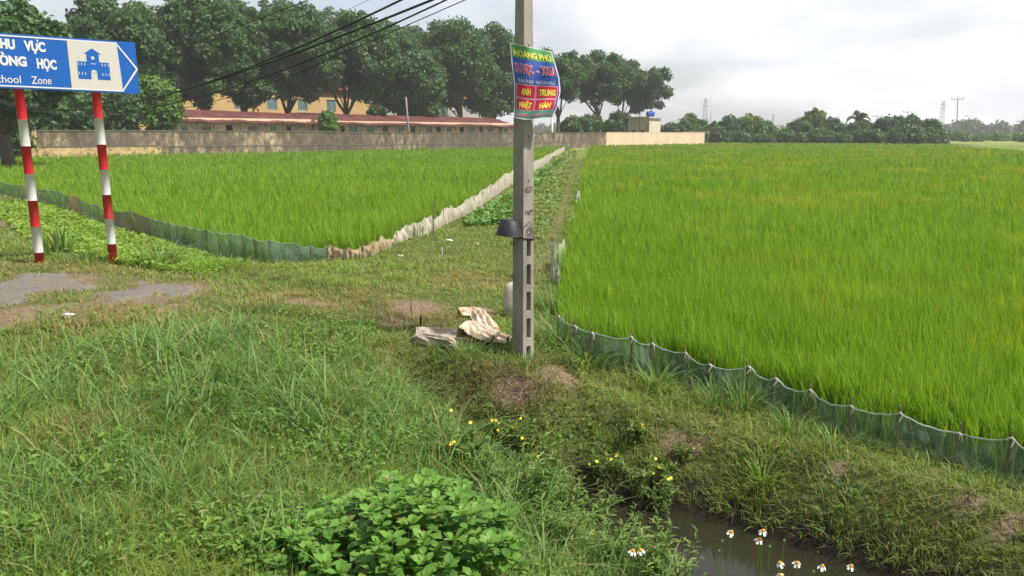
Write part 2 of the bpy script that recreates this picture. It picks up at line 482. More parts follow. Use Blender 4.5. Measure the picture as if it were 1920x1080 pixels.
DRY = BARE + [blob(780, 590, 120, 32), blob(900, 720, 95, 40), blob(960, 750, 75, 45), blob(1080, 700, 90, 35), blob(880, 530, 70, 20), blob(620, 560, 190, 25), blob(200, 590, 260, 30), blob(1240, 800, 110, 30), blob(1540, 880, 90, 45), blob(1800, 950, 140, 28), blob(1280, 860, 120, 30), blob(150, 820, 60, 30), blob(60, 505, 260, 14), blob(1000, 800, 50, 30)]
def trail(x, y):
    o = np.zeros(np.shape(x))
    pts = [T(px, py) for px, py in [(1010,520),(1020,460),(1038,410),(1055,360),(1068,320),(1078,292)]]
    for A, B in zip(pts[:-1], pts[1:]):
        d, t = seg_dist(x, y, A, B)
        o = np.maximum(o, np.clip((.38 - d) / .2, 0, 1))
    return o

# ground sheet
def axis(lo, a, b, hi, step, fine0, fine1):
    fine = np.arange(fine0, fine1, step)
    def grow(st, end):
        o = []; p = st; s = step
        while abs(p - st) < abs(end - st):
            s *= 1.13; p = p + (s if end > st else -s); o.append(p)
        return o
    return np.array(sorted(grow(fine0, lo) + list(fine) + grow(fine1, hi)))
gx = axis(-900, 0, 0, 900, .05, -8.0, 6.0); gy = axis(-150, 0, 0, 900, .05, 1.5, 12.0)
X, Y = np.meshgrid(gx, gy)
Z = H(X, Y)
nx, ny = len(gx), len(gy)
idx = np.arange(nx * ny).reshape(ny, nx)
q = np.stack([idx[:-1, :-1], idx[:-1, 1:], idx[1:, 1:], idx[1:, :-1]], -1).reshape(-1, 4)
dirt = np.maximum(bl(X, Y, BARE), np.maximum(bl(X, Y, ASPH), 0.45 * trail(X, Y)))
inR = inpoly(X, Y, RIGHT); inL = inpoly(X, Y, LEFT)
far = ((np.hypot(X, Y) > 60) & ~inR & ~inL).astype(float)
mud = np.maximum(np.clip((-.72 - Z) / .12, 0, 1), .75 * (inR | inL))
me = npmesh('ground', np.stack([X, Y, Z], -1).reshape(-1, 3), q.ravel(), np.full(len(q), 4), {'dirt': dirt.ravel(), 'far': far.ravel(), 'mud': mud.ravel()}, smooth=True)
tag(link('ground', me, M['ground']), kind='structure')

# water in the ditch
def _water(k):
    return k.bsdf((.022, .022, .014), .03, .28, k.noise(5, 3, .5), .05)
wm = MB(); 
Ls = []; Rr = []
for i, (x, y, wd, _) in enumerate(DITCH[1:]):
    a = DITCH[max(0, i)]; b = DITCH[min(len(DITCH) - 1, i + 2)]
    t = Vector((b[0] - a[0], b[1] - a[1])).normalized(); n_ = Vector((-t.y, t.x)) * (wd + .35)
    Ls.append((x + n_.x, y + n_.y, WATER_Z)); Rr.append((x - n_.x, y - n_.y, WATER_Z))
k_ = len(Ls)
wm.add(Ls + Rr, [(i, i + k_, i + 1 + k_, i + 1) for i in range(k_ - 1)])
tag(wm.build('water', mat('ditch_water', _water)), kind='structure')

# asphalt scrap of path at the left
def _asph(k):
    nf = k.noise(60, 4, .7)
    return k.bsdf(k.mix(k.ramp(k.noise(3, 5), [(.36, (0, 0, 0)), (.52, (1, 1, 1))]), k.ramp(nf, [(.3, (.09, .088, .085)), (.7, (.19, .18, .17))]), k.ramp(nf, [(.3, (.11, .10, .085)), (.7, (.22, .195, .17))])), .9, .2, nf, .5)
M['asphalt'] = mat('worn_asphalt', _asph)
def sheet(name, blobs, m, th=.3, lift=.012):
    xs = [b[0] - b[2] * 1.5 for b in blobs] + [b[0] + b[2] * 1.5 for b in blobs]; ys = [b[1] - b[3] * 1.5 for b in blobs] + [b[1] + b[3] * 1.5 for b in blobs]
    ax = np.arange(min(xs), max(xs), .03); ay = np.arange(min(ys), max(ys), .03)
    AX, AY = np.meshgrid(ax, ay); on = bl(AX, AY, blobs, 1.1) > th
    AZ = _lerp(_gs[0], AX.ravel(), AY.ravel()).reshape(AX.shape) - .045 + .068 * np.clip((bl(AX, AY, blobs, 1.1) - th) / .7, 0, 1) ** .6; id_ = np.arange(AX.size).reshape(AX.shape)
    cell = on[:-1, :-1] & on[1:, 1:] & on[:-1, 1:] & on[1:, :-1]
    qq = np.stack([id_[:-1, :-1], id_[:-1, 1:], id_[1:, 1:], id_[1:, :-1]], -1)[cell]
    return tag(link(name, npmesh(name, np.stack([AX, AY, AZ], -1).reshape(-1, 3), qq.ravel(), np.full(len(qq), 4)), m), kind='structure')
sheet('path', ASPH + ASPH_SCRAP, M['asphalt'])

# ------------------------------------------------------------------ rice
def polar(n, d0, d1, a0, a1):
    D = np.exp(RS.uniform(math.log(d0), math.log(d1), n)); a = RS.uniform(a0, a1, n)
    return D * np.sin(a), D * np.cos(a), D
def rice(poly, n, d0, d1, a0, a1, per, seedaz=0):
    x, y, D = polar(n, d0, d1, a0, a1)
    k = inpoly(x, y, poly); x, y, D = x[k], y[k], D[k]
    # hills stand in rows close by
    c, s = math.cos(.62), math.sin(.62); near = D < 22
    ux, uy = x * c + y * s, -x * s + y * c; g = .2
    ux = np.where(near, np.round(ux / g) * g, ux); uy = np.where(near, np.round(uy / (g * .8)) * g * .8, uy)
    x, y = ux * c - uy * s + RS.normal(0, .02, len(x)), ux * s + uy * c + RS.normal(0, .02, len(x))
    hr = np.repeat(RS.rand(len(x)), per)
    x = np.repeat(x, per) + RS.normal(0, .035, len(x) * per); y = np.repeat(y, per) + RS.normal(0, .035, len(y) * per); D = np.repeat(D, per)
    n = len(x); z = H(x, y) - .02
    mac = vnoise(x, y, 2.5, 31) * .6 + vnoise(x, y, .8, 32) * .4
    h = (.34 + .19 * mac) * RS.uniform(.6, 1.25, n) * (.9 + .2 * hr); h = np.where(hr < .02, h * 1.3, h)
    wd = .0085 * np.maximum(1, D / 9) * RS.uniform(.7, 1.3, n)
    lean = np.abs(RS.normal(.20, .13, n)); az = RS.uniform(0, 2 * np.pi, n)
    az = np.where(RS.rand(n) < .35, RS.normal(2.9, .6, n), az)
    ye = np.clip((vnoise(x, y, 3.2, 41) * .55 + vnoise(x, y, 1.1, 42) * .45 - .54) * 3.0, 0, 1) * np.clip((x - 2) / 4, 0, 1)
    dry = np.clip(ye * RS.uniform(.2, 1, n) + (RS.rand(n) < .025) * RS.uniform(.2, .8, n), 0, 1)
    return blades(np.stack([x, y, z], 1), h, wd, lean, az, np.clip(.55 * RS.rand(n) + .45 * hr, 0, 1) * np.where(hr < .02, .0, 1), dry)
v = rice(RIGHT, 84000, 4.0, 175, -.02, .92, 7)
tag(link('rice_field', npmesh('rice', v[0], v[1], v[2], v[3]), M['rice']), 'bright green young rice filling the large field right of the concrete pole', 'rice', kind='stuff')
v = rice(LEFT, 52000, 10.5, 110, -.80, .10, 5)
tag(link('rice_field', npmesh('rice', v[0], v[1], v[2], v[3]), M['rice']), 'green young rice filling the field between the left net fence and the old wall', 'rice', kind='stuff')

# ------------------------------------------------------------------ turf and tall grass
def turf(n, d0, d1, a0, a1, per):
    x, y, D = polar(n, d0, d1, a0, a1)
    x = np.repeat(x, per) + RS.normal(0, .022, n * per) * np.repeat(np.maximum(1, D / 6), per); y = np.repeat(y, per) + RS.normal(0, .022, n * per) * np.repeat(np.maximum(1, D / 6), per); D = np.repeat(D, per)
    z = H(x, y)
    bare = np.maximum(bl(x, y, BARE), 0.55 * trail(x, y))
    bare = np.maximum(bare, np.clip((bl(x, y, ASPH + ASPH_SCRAP, 1.1) - .55) * 2.2, 0, .985))
    keep = (~inpoly(x, y, RIGHT)) & (~inpoly(x, y, LEFT)) & (z > WATER_Z + .03) & (RS.rand(len(x)) > bare * .93) & (D < 95)
    keep &= RS.rand(len(x)) < .35 + .9 * vnoise(x, y, .22, 51)
    x, y, z, D = x[keep], y[keep], z[keep], D[keep]; n = len(x)
    dr = bl(x, y, DRY, .8) * np.where((x > .5) & (y < 6.2), .45, 1)
    # longer on the bank in the foreground, short where people walk
    px, py = proj(x, y, z)
    long_ = np.clip((5.6 - y) / 1.5, 0, 1) * np.clip((.9 - x) / .8, 0, 1)
    rt = .35 * np.clip((x - .6) / .6, 0, 1) * np.clip((7.5 - y) / 1.0, 0, 1)
    hh = .055 + .075 * long_ + .05 * rt + .05 * vnoise(x, y, .6, 61)
    h = hh * RS.uniform(.6, 1.45, n)
    wd = .0042 * np.maximum(1, D / 4.2) * RS.uniform(.7, 1.4, n)
    lean = np.abs(RS.normal(.75, .4, n)); az = RS.uniform(0, 2 * np.pi, n)
    flat = vnoise(x, y, .9, 71)
    dry = np.clip(dr * RS.uniform(.25, 1.15, n) + (RS.rand(n) < .10 + .25 * flat * (1 - long_)) * RS.uniform(.3, .9, n), 0, 1)
    up_ = .35 * np.clip((x - .5) / .6, 0, 1) + .25 * np.clip((y - 5.2) / 1.5, 0, 1) + .1
    return blades(np.stack([x, y, z - .01], 1), h, wd, lean, az, np.clip(RS.rand(n) + up_, 0, 1.4), dry * .85, lv=(0, .5, 1.0), prof=(.8, 1))
v = join([turf(62000, 2.1, 30, -.72, .72, 6), turf(9000, 25, 95, -.05, .12, 3)])
tag(link('grass', npmesh('grass', v[0], v[1], v[2], v[3]), M['grass']), 'short mixed green and straw coloured grass on the verge and path', 'grass', kind='stuff')

TALLZ = [blob(380, 680, 150, 60), blob(600, 660, 110, 40), blob(450, 800, 300, 90), blob(250, 900, 280, 130), blob(760, 850, 130, 80), blob(80, 700, 100, 40), blob(60, 800, 60, 60), blob(1000, 1000, 160, 100), blob(640, 740, 150, 60), blob(880, 900, 110, 60)]
TALL2 = [blob(330, 670, 130, 55), blob(430, 760, 130, 60), blob(640, 820, 110, 60), blob(800, 870, 90, 50), blob(30, 790, 60, 60), blob(960, 1010, 80, 60)]
RBANK = [blob(1400, 900, 160, 30), blob(1700, 1010, 160, 35), blob(1200, 790, 90, 30), blob(1050, 800, 80, 30), blob(850, 670, 90, 20), blob(900, 660, 60, 14), blob(1600, 960, 120, 30)]
NETFOOT = [((a.x + b.x) / 2, (a.y + b.y) / 2 - .05, .32, .16) for a, b in zip(RN[:-1], RN[1:])] + [blob(1070, 620, 50, 50), blob(1030, 640, 30, 40), blob(1090, 670, 60, 24), blob(1030, 560, 20, 50)]
def tall(n, zones, hmin, hmax, wd0, lmean=.45, dryp=.1, d0=2.1, d1=12, thr=.1):
    x, y, D = polar(n, d0, d1, -.72, .72)
    z = H(x, y); m_ = bl(x, y, zones, .7)
    keep = (RS.rand(n) < m_ * (.2 + 1.1 * vnoise(x, y, .3, 81))) & (m_ > thr) & (~inpoly(x, y, RIGHT)) & (z > WATER_Z + .02)
    x, y, z, D = x[keep], y[keep], z[keep], D[keep]
    per = 4; x = np.repeat(x, per); y = np.repeat(y, per); z = np.repeat(z, per); D = np.repeat(D, per); n = len(x)
    x = x + RS.normal(0, .02, n); y = y + RS.normal(0, .02, n)
    h = RS.uniform(hmin, hmax, n) * (.6 + .7 * vnoise(x, y, .5, 91))
    wd = wd0 * np.maximum(1, D / 5) * RS.uniform(.6, 1.4, n)
    lean = np.abs(RS.normal(lmean, .28, n)); az = RS.uniform(0, 2 * np.pi, n)
    dry = np.where(RS.rand(n) < dryp, RS.uniform(.4, 1, n), 0.)
    return blades(np.stack([x, y, z - .01], 1), h, wd, lean, az, RS.rand(n), dry, lv=(0, .3, .6, .85, 1.0), prof=(.7, 1, .85, .5))
v = join([tall(14000, TALLZ, .12, .31, .0055, .6, .06), tall(7000, RBANK, .08, .18, .005, dryp=.15), tall(7000, NETFOOT, .08, .26, .0055, .5, .15, d1=14),
          tall(700, TALLZ, .30, .45, .008, .8, .06), tall(9000, TALL2, .26, .52, .008, .75, .05)])
tag(link('tall_grass', npmesh('tall_grass', v[0], v[1], v[2], v[3]), M['tall']), 'tall arching grass blades on the near bank and along the ditch', 'grass', kind='stuff')

# small broad leaved weeds mixed through the near bank
def herbs(n):
    x, y, D = polar(n, 2.1, 8.5, -.72, .12); m_ = vnoise(x, y, .5, 101) * .6 + vnoise(x, y, .17, 102) * .4
    bare = np.maximum(bl(x, y, BARE), bl(x, y, ASPH)); k = (RS.rand(n) < np.clip((m_ - .42) * 5, 0, 1) * (1 - bare)) & (H(x, y) > WATER_Z + .2) & (y < 6.6 + .0 * x); x, y = x[k], y[k]
    x = np.repeat(x, 5) + RS.normal(0, .02, len(x) * 5); y = np.repeat(y, 5) + RS.normal(0, .02, len(y) * 5); n = len(x)
    z = H(x, y) + RS.uniform(.02, .14, n); az = RS.uniform(0, 6.28, n); el = RS.normal(.35, .4, n); sz = RS.uniform(.022, .05, n)
    Xv = np.stack([np.cos(az) * np.cos(el), np.sin(az) * np.cos(el), np.sin(el)], 1); Yv = norm(np.cross(norm(np.stack([RS.normal(0, .3, n), RS.normal(0, .3, n), np.ones(n)], 1)), Xv)); Zv = np.cross(Xv, Yv)
    return stamp(LEAF_V, LEAF_F, np.stack([x, y, z], 1), Xv * sz[:, None], Yv * sz[:, None] * .45, Zv * sz[:, None], {'rnd': RS.rand(n), 'dry': (RS.rand(n) < .05) * .7})
M['herb'] = leafmat('herb_leaf', (.09, .19, .036), (.21, .345, .065), trans=.35)
v = herbs(15000)
tag(link('weeds', npmesh('weeds', *v[:3], v[3]), M['herb']), 'small leafy weeds mixed in the grass of the near bank', 'weeds', kind='stuff')

# ground cover: leafy strips
def coverleaves(n, poly, d0, d1, a0, a1, size, lift=.10):
    x, y, D = polar(n, d0, d1, a0, a1); k = inpoly(x, y, poly); x, y, D = x[k], y[k], D[k]; n = len(x)
    z = H(x, y) + RS.uniform(.01, lift, n) * (.4 + vnoise(x, y, .4, 14))
    az = RS.uniform(0, 2 * np.pi, n); el = RS.normal(.15, .35, n); sz = size * RS.uniform(.6, 1.3, n) * np.maximum(1, D / 9)
    Xv = np.stack([np.cos(az) * np.cos(el), np.sin(az) * np.cos(el), np.sin(el)], 1)
    up = norm(np.stack([RS.normal(0, .35, n), RS.normal(0, .35, n), np.ones(n)], 1)); Yv = norm(np.cross(up, Xv)); Zv = np.cross(Xv, Yv)
    return stamp(CARD_V, CARD_F, np.stack([x, y, z], 1), Xv * sz[:, None], Yv * sz[:, None] * .8, Zv * sz[:, None], {'rnd': RS.rand(n), 'dry': (RS.rand(n) < .04) * .7})
def wpoly(pts): return [tuple(T(px, py)[:2]) for px, py in pts]
v = coverleaves(170000, wpoly([(-150,352),(0,368),(100,392),(200,428),(300,458),(400,490),(455,500),(400,520),(300,512),(200,492),(100,470),(40,440),(0,405),(-150,400)]), 7, 26, -.75, -.25, .036, .09)
tag(link('ground_cover', npmesh('ground_cover', *v[:3], v[3]), M['cover']), 'bright green leafy creeper strip between sign posts and left net', 'ground cover', kind='stuff')
v = coverleaves(110000, wpoly([(1003,470),(1000,330),(1040,298),(1060,286),(1078,288),(1072,310),(1058,350),(1042,400),(1020,450)]), 12, 75, -.02, .12, .036, .12)
tag(link('ground_cover', npmesh('ground_cover', *v[:3], v[3]), M['cover2']), 'light green creeper strip right of the pole beside the worn trail', 'ground cover', kind='stuff')
v = coverleaves(60000, wpoly([(868,420),(905,404),(935,385),(962,368),(1000,340),(1040,308),(1047,308),(1012,346),(980,390),(965,425),(930,422),(885,428)]), 12, 60, -.1, .12, .06, .14)
tag(link('vine_patch', npmesh('vine_patch', *v[:3], v[3]), M['cover_dark']), 'darker broad leaved vines along the pale net behind the pole', 'ground cover', kind='stuff')
#--NEXT--
# ------------------------------------------------------------------ net fences
def netmat(name, c, alpha, c2=None, stripes=None):
    def b(k):
        nz = k.noise(3, 4, .6)
        c2_ = c2 or tuple(v * .6 for v in c)
        col = k.ramp(nz, [(.35, c2_), (.65, c)])
        s = k.bsdf(col, .7, .2, k.noise(25, 3), .4)
        tl = k.n('ShaderNodeBsdfTranslucent'); k.l(col, tl.inputs[0])
        m1 = k.n('ShaderNodeMixShader'); m1.inputs[0].default_value = .35; k.l(s, m1.inputs[1]); k.l(tl.outputs[0], m1.inputs[2])
        tr = k.n('ShaderNodeBsdfTransparent')
        m2 = k.n('ShaderNodeMixShader')
        a = k.ramp(k.noise(5, 4, .7), [(.3, (alpha - .14,) * 3), (.7, (min(1, alpha + .14),) * 3)])
        k.l(a, m2.inputs[0]); k.l(tr.outputs[0], m2.inputs[1]); k.l(m1.outputs[0], m2.inputs[2])
        return m2.outputs[0]
    return mat(name, b)
M['net_r'] = netmat('fine_green_net', (.24, .33, .24), .46, (.13, .19, .14))
M['net_l'] = netmat('blue_green_net', (.22, .30, .25), .58, (.12, .165, .14))
M['hem'] = netmat('net_hem', (.48, .54, .48), .7, (.28, .34, .29))
M['net_w'] = netmat('pale_net', (.70, .67, .58), .94, (.55, .48, .36))
M['net_w2'] = netmat('white_net', (.66, .66, .62), .9, (.45, .44, .38))
M['sack_brown'] = netmat('brown_sacking', (.23, .20, .14), .96, (.14, .12, .08))
M['sack_beige'] = netmat('beige_sacking', (.50, .38, .24), .97, (.36, .24, .13))
M['corner'] = netmat('corner_cloth', (.64, .54, .40), .96, (.46, .33, .20))
M['knot'] = plain('tied_cord', (.62, .62, .58), .7)
def net_pts(px_list, base):
    o = []
    for (px, yt, yb), b in zip(px_list, base):
        top = P(px, yt, b.y); o.append((b, Vector((b.x, b.y, max(top.z, b.z + .12)))))
    return o
def net_piece(pts, name, m, parent, sag=.04, ripple=.02, lean=.03, sub=14, rows=7, freq=9, spike=0):
    """a hanging sheet between stakes, gathered where it is tied"""
    V = []; nc = 0
    for i in range(len(pts) - 1):
        (b0, t0), (b1, t1) = pts[i], pts[i + 1]
        for j in range(sub + (1 if i == len(pts) - 2 else 0)):
            f = j / sub; c = 4 * f * (1 - f)
            b = b0.lerp(b1, f); t = t0.lerp(t1, f); hgt = (t - b).length
            d = (b1 - b0); n = Vector((d.y, -d.x, 0)).normalized()
            if n.y > 0: n = -n
            sg = sag * c * (.2 + 1.6 * float(vnoise(b.x * 3, b.y * 3, 1, 7)))
            for r in range(rows):
                u = r / (rows - 1)
                p = b.lerp(t, u); p.z -= sg * u ** 2
                g = abs(f - .5) * 2
                w_ = math.sin(f * freq * 2 * math.pi + i * 1.7 + u * .8) * ripple * (.4 + .6 * g) + (float(vnoise(b.x * 9 + i, b.y * 9 + u * 3, .6, 8)) - .5) * ripple * 2.4
                bel = lean * math.sin(math.pi * min(1, u * 1.1)) * c
                p = p + n * (w_ * (1.15 - .7 * u) + bel)
                if u < .01:
                    p.z = float(H(p.x, p.y)[0]) - .02
                V.append(p)
            nc += 1
    F_ = [(c_ * rows + r, (c_ + 1) * rows + r, (c_ + 1) * rows + r + 1, c_ * rows + r + 1) for c_ in range(nc - 1) for r in range(rows - 1)]
    mb = MB(); mb.add(V, F_); o = mb.build(name, m, parent, smooth=True)
    # top hem cord
    hm = MB(); hm.tube([V[c_ * rows + rows - 1] + Vector((0, 0, .002)) for c_ in range(nc)], .0062, 5)
    return o, hm
def fence(label, group, px_list, base, netm, hemm=None, stake_h=.05, knots=True, rad=.008, **kw):
    e_ = empty('net_fence', base[0], label, 'net fence', group)
    pts = net_pts(px_list, base)
    o, hm = net_piece(pts, 'net', netm, e_, **kw)
    if hemm: hm.build('hem_cord', hemm, e_)
    for i, (b, t) in enumerate(pts):
        mb = MB(); dx = random.uniform(-.015, .015); up = stake_h * random.uniform(.6, 1.3)
        n_ = Vector((0, .012, 0))
        mb.tube([b + n_ - Vector((0, 0, .08)), t + n_ + Vector((dx, 0, up))], [rad, rad * .8], 6)
        st = mb.build('stake', M['stake'], e_)
        if knots:
            kb = MB(); a = random.uniform(-.3, .3)
            kb.tube([t + Vector((-.01, -.012, .012)), t + Vector((.008, -.018, -.01)), t + Vector((a * .08, -.022, -.05))], [.008, .007, .003], 5)
            kb.tube([t + Vector((.0, -.012, .006)), t + Vector((-a * .12 + .02, -.02, -.035))], [.006, .002], 5)
            kb.build('knot', M['knot'], st)
    return e_
fence('translucent dark green net fence with white ties along the near edge of the right field', None, RNET, RN, M['net_r'], M['hem'], sub=12, freq=3.1, ripple=.022, sag=.032, lean=.05)
def sub(a, b, lst, base): return lst[a:b + 1], base[a:b + 1]
i0 = [i for i, r in enumerate(LNET) if r[0] == 133][0]; i1 = i0 + 1
i2 = [i for i, r in enumerate(LNET) if r[0] == 213][0]; i3 = [i for i, r in enumerate(LNET) if r[0] == 284][0]
a, b = sub(0, i0, LNET, LN); fence('blue green net fence from the left picture edge to the beige sack patch', 'net fences around the left field', a, b, M['net_l'], M['hem'], knots=False, sub=8, freq=2.5, ripple=.03, sag=.03)
a, b = sub(i0, i1, LNET, LN); fence('short beige sackcloth panel in the left net line between the striped posts', 'net fences around the left field', a, b, M['sack_beige'], None, knots=False, sub=14, freq=3, ripple=.03, sag=-.03)
a, b = sub(i1, i2, LNET, LN); fence('short blue green net panel behind the second striped post', 'net fences around the left field', a, b, M['net_l'], M['hem'], knots=False, sub=8, freq=2.5, ripple=.02)
a, b = sub(i2, i3, LNET, LN); fence('brown sackcloth panel just right of the second striped post', 'net fences around the left field', a, b, M['sack_brown'], None, knots=False, sub=10, freq=1.5, ripple=.015, sag=.01)
a, b = sub(i3, len(LNET) - 1, LNET, LN); fence('grey green net fence on many thin stakes ending at the beige cloth corner', 'net fences around the left field', a, b, M['net_l'], M['hem'], knots=False, sub=8, freq=2.2, ripple=.015, sag=.03, stake_h=.03)
j = [i for i, r in enumerate(WNET) if r[0] == 744][0]
a, b = sub(0, j, WNET, WNP); fence('crumpled tan cloth fence at the near corner of the left field', 'net fences around the left field', a, b, M['corner'], None, knots=False, sub=18, freq=3.3, ripple=.022, sag=.07, stake_h=.02)
a, b = sub(j, len(WNET) - 1, WNET, WNP); fence('long gathered off white net running back from the tan cloth toward the old wall', 'net fences around the left field', a, b, M['net_w'], None, knots=False, sub=18, freq=4.3, ripple=.025, sag=.06, stake_h=.02)
SCR = [[(1034,452,515),(1046,452,518),(1058,446,500)], [(1036,478,530),(1044,486,535),(1050,500,530)], [(1066,408,424),(1073,402,418),(1078,400,412)], [(1080,362,384),(1084,358,380),(1086,356,372)]]
for q, lb in zip(SCR, ['tattered white net scrap standing on a stake, topmost of the two by the near trail', 'white net scrap sagging into the rice just below the staked one', 'small thin white net scrap at the rice edge, middle way down the trail', 'small pale net scrap farthest along the trail at the rice edge']):
    bs = [T(px, yb) for px, yt, yb in q]
    fence(lb, 'white net scraps along the trail', q, bs, M['net_w2'], None, knots=False, sub=8, freq=2, ripple=.03, sag=.04)

# ------------------------------------------------------------------ direction sign
def twomat(name, a, b_, h, off, top):
    def b(k):
        tcn = k.n('ShaderNodeTexCoord'); sp = k.n('ShaderNodeSeparateXYZ'); k.l(tcn.outputs['Object'], sp.inputs[0])
        return None
    return None
def paint(name, c, rough=.42, dirtc=(.3, .25, .2), amt=.45):
    def b(k):
        f = k.ramp(k.noise(9, 6, .7, (1, 1, .25)), [(.55, (0, 0, 0)), (.8, (amt,) * 3)])
        return k.bsdf(k.mix(f, c, dirtc), rough, .4, k.noise(60, 2), .06)
    return mat(name, b)
M['red'] = paint('red_paint', (.56, .022, .03)); M['wht'] = paint('white_paint', (.72, .72, .72)); M['blue'] = paint('blue_reflective', (.012, .125, .50), .3, (.1, .15, .3), .12)
M['signwhite'] = paint('sign_white', (.66, .63, .58), .4); M['wtxt'] = paint('white_lettering', (.80, .80, .80), .4); M['back'] = plain('sheet_metal', (.4, .4, .4), .5, metal=.5)
def text_mesh(body, size, bold=0, xs=1, shear=0, sp=1.0, align='LEFT', ws=1.0):
    cu = bpy.data.curves.new('lettering', 'FONT'); cu.body = body; cu.size = size; cu.offset = bold; cu.shear = shear
    cu.space_character = sp; cu.space_word = ws; cu.align_x = align; cu.extrude = 0; cu.resolution_u = 4
    o = bpy.data.objects.new('lettering', cu); COL.objects.link(o); bpy.context.view_layer.update()
    me = bpy.data.meshes.new_from_object(o.evaluated_get(bpy.context.evaluated_depsgraph_get()))
    V = [(v.co.x * xs, v.co.y) for v in me.vertices]; F_ = [tuple(p.vertices) for p in me.polygons]
    bpy.data.objects.remove(o); bpy.data.curves.remove(cu); bpy.data.meshes.remove(me)
    return V, F_
def fit(V, x0, x1, y0, y1, cap=None):
    xs_ = [p[0] for p in V]; ys = [p[1] for p in V]; a, b, c, d = min(xs_), max(xs_), min(ys), max(ys)
    if cap: c, d = cap
    return [(x0 + (x - a) / (b - a) * (x1 - x0), y0 + (y - c) / (d - c) * (y1 - y0)) for x, y in V]
sL = P(-78, 165, 9.2); sR = P(262, 176, 10.05)
SLp = Vector((sL.x, sL.y, 0)); SRp = Vector((sR.x, sR.y, 0))
SW = (SRp - SLp).length; sdirv = (SRp - SLp).normalized(); syaw = math.atan2(sdirv.y, sdirv.x)
zL0, zR0 = P(0, 165, 9.42).z, P(262, 176, 10.05).z
SH = .625
sg = empty('direction_sign', (SLp.x, SLp.y, 0), 'blue and white school zone sign board on two red and white striped posts', 'road sign', rz=syaw)
# local frame: x along the board, z up, -y towards the road
xv0 = (Vector((P(0, 165, 9.42).x, 9.42, 0)) - SLp).length
slope = (zR0 - zL0) / (SW - xv0); zB = zL0 - slope * xv0
def sgn(u, v, d):                       # u,v in metres on the board, d proud of it
    return Vector((u, -d, zB + slope * u + v))
def flat(mb, poly, d0, d1):
    n = len(poly); v = [sgn(x, y, d0) for x, y in poly] + [sgn(x, y, d1) for x, y in poly]
    mb.add(v, [tuple(range(n - 1, -1, -1)), tuple(range(n, 2 * n))] + [(i, (i + 1) % n, n + (i + 1) % n, n + i) for i in range(n)])
def px2uv(px, py):                      # position on the board plane of a point seen at (px,py)
    x, y, d = ray(px, py); A = np.array([[x, y, d], [-sdirv.x, -sdirv.y, 0], [0, 0, -1]]).T
    t, u, z = np.linalg.solve(A, np.array([SLp.x, SLp.y, -CAMZ]))
    return u, z - zB - slope * u
mb = MB(); flat(mb, [(0, 0), (SW, 0), (SW, SH), (0, SH)], -.02, 0); mb.build('board', M['blue'], sg, world=False)
def quad(pts, d0=.0005, d1=.003): mb = MB(); flat(mb, pts, d0, d1); return mb
uw0 = px2uv(125, 75)[0]; uw1 = px2uv(219, 80)[0]
quad([(uw0, .03), (uw1 + .02, .03), (uw1 - .005, SH - .03), (uw0, SH - .03)]).build('white_panel', M['signwhite'], sg, world=False)
# white border and arrow head
ta = px2uv(219, 80)[0]; tip = px2uv(259, 130); t_ = .016
mb = MB()
flat(mb, [(.02, .018), (ta + .03, .018), (ta + .03, .018 + t_), (.02, .018 + t_)], .001, .004)
flat(mb, [(.02, SH - .018 - t_), (ta, SH - .018 - t_), (ta, SH - .018), (.02, SH - .018)], .001, .004)
flat(mb, [(ta - .01, SH - .018), (ta - .01, SH - .045), (tip[0] - .025, tip[1]), (tip[0], tip[1])], .0012, .0045)
flat(mb, [(ta + .02, .018), (tip[0], tip[1]), (tip[0] - .025, tip[1]), (ta + .02, .045)], .0014, .0048)
mb.build('arrow_border', M['wtxt'], sg, world=False)
# lettering
def letters(body, pa, pb, hh, m, parent, bold=0, dz=.0035, ws=1.0, sp=1.0, font_cap=True):
    V, F_ = text_mesh(body, 1, bold, sp=sp, ws=ws)
    cap = [p for p in V]; (u0, v0), (u1, v1) = px2uv(*pa), px2uv(*pb)
    Vf = fit(V, u0, u1, 0, hh, cap=(0, .73))
    mb = MB(); mb.add([sgn(x, y + v0 + (v1 - v0) * (x - u0) / (u1 - u0), dz) for x, y in Vf], F_)
    mb.build('lettering', m, parent, world=False)
letters('KHU', (-12, 88), (29, 92), .107, M['wtxt'], sg, .055); letters('VỰC', (46, 93.5), (86, 97), .107, M['wtxt'], sg, .055)
letters('TRƯỜNG', (-46, 118), (51, 124), .107, M['wtxt'], sg, .055); letters('HỌC', (70, 127), (107, 130), .107, M['wtxt'], sg, .055)
letters('School', (-15, 154), (40, 156), .092, M['wtxt'], sg, .004); letters('Zone', (60, 157), (97, 158), .092, M['wtxt'], sg, .004)
# school pictogram
def pic(pts, m, d0, d1, name, parent): mb = MB(); flat(mb, pts, d0, d1); return mb.build(name, m, parent, world=False)
cu_, cv_ = px2uv(178, 149); k_ = .0067
def pp(x, y): return (cu_ + x * k_, cv_ + y * k_)
mb = MB(); d0, d1 = .0032, .005
flat(mb, [pp(-26, 0), pp(-5, 0), pp(-5, 31), pp(-26, 31)], d0, d1)
flat(mb, [pp(5, 0), pp(26, 0), pp(26, 31), pp(5, 31)], d0, d1)
flat(mb, [pp(-5, 12), pp(5, 12), pp(5, 31), pp(-5, 31)], d0, d1)
flat(mb, [pp(-10, 31), pp(10, 31), pp(10, 45), pp(-10, 45)], d0, d1)
flat(mb, [pp(-14, 45), pp(14, 45), pp(0, 55)], d0, d1)
pg = mb.build('school_pictogram', M['blue'], sg, world=False)
def PW(pts): mb = MB(); flat(mb, pts, .0052, .006); mb.build('pictogram_window', M['signwhite'], pg, world=False)
PW([pp(3 * math.cos(a * .524), 38 + 3 * math.sin(a * .524)) for a in range(12)])
PW([pp(5 * math.cos(a * .314), 12 + 5 * math.sin(a * .314)) for a in range(11)])
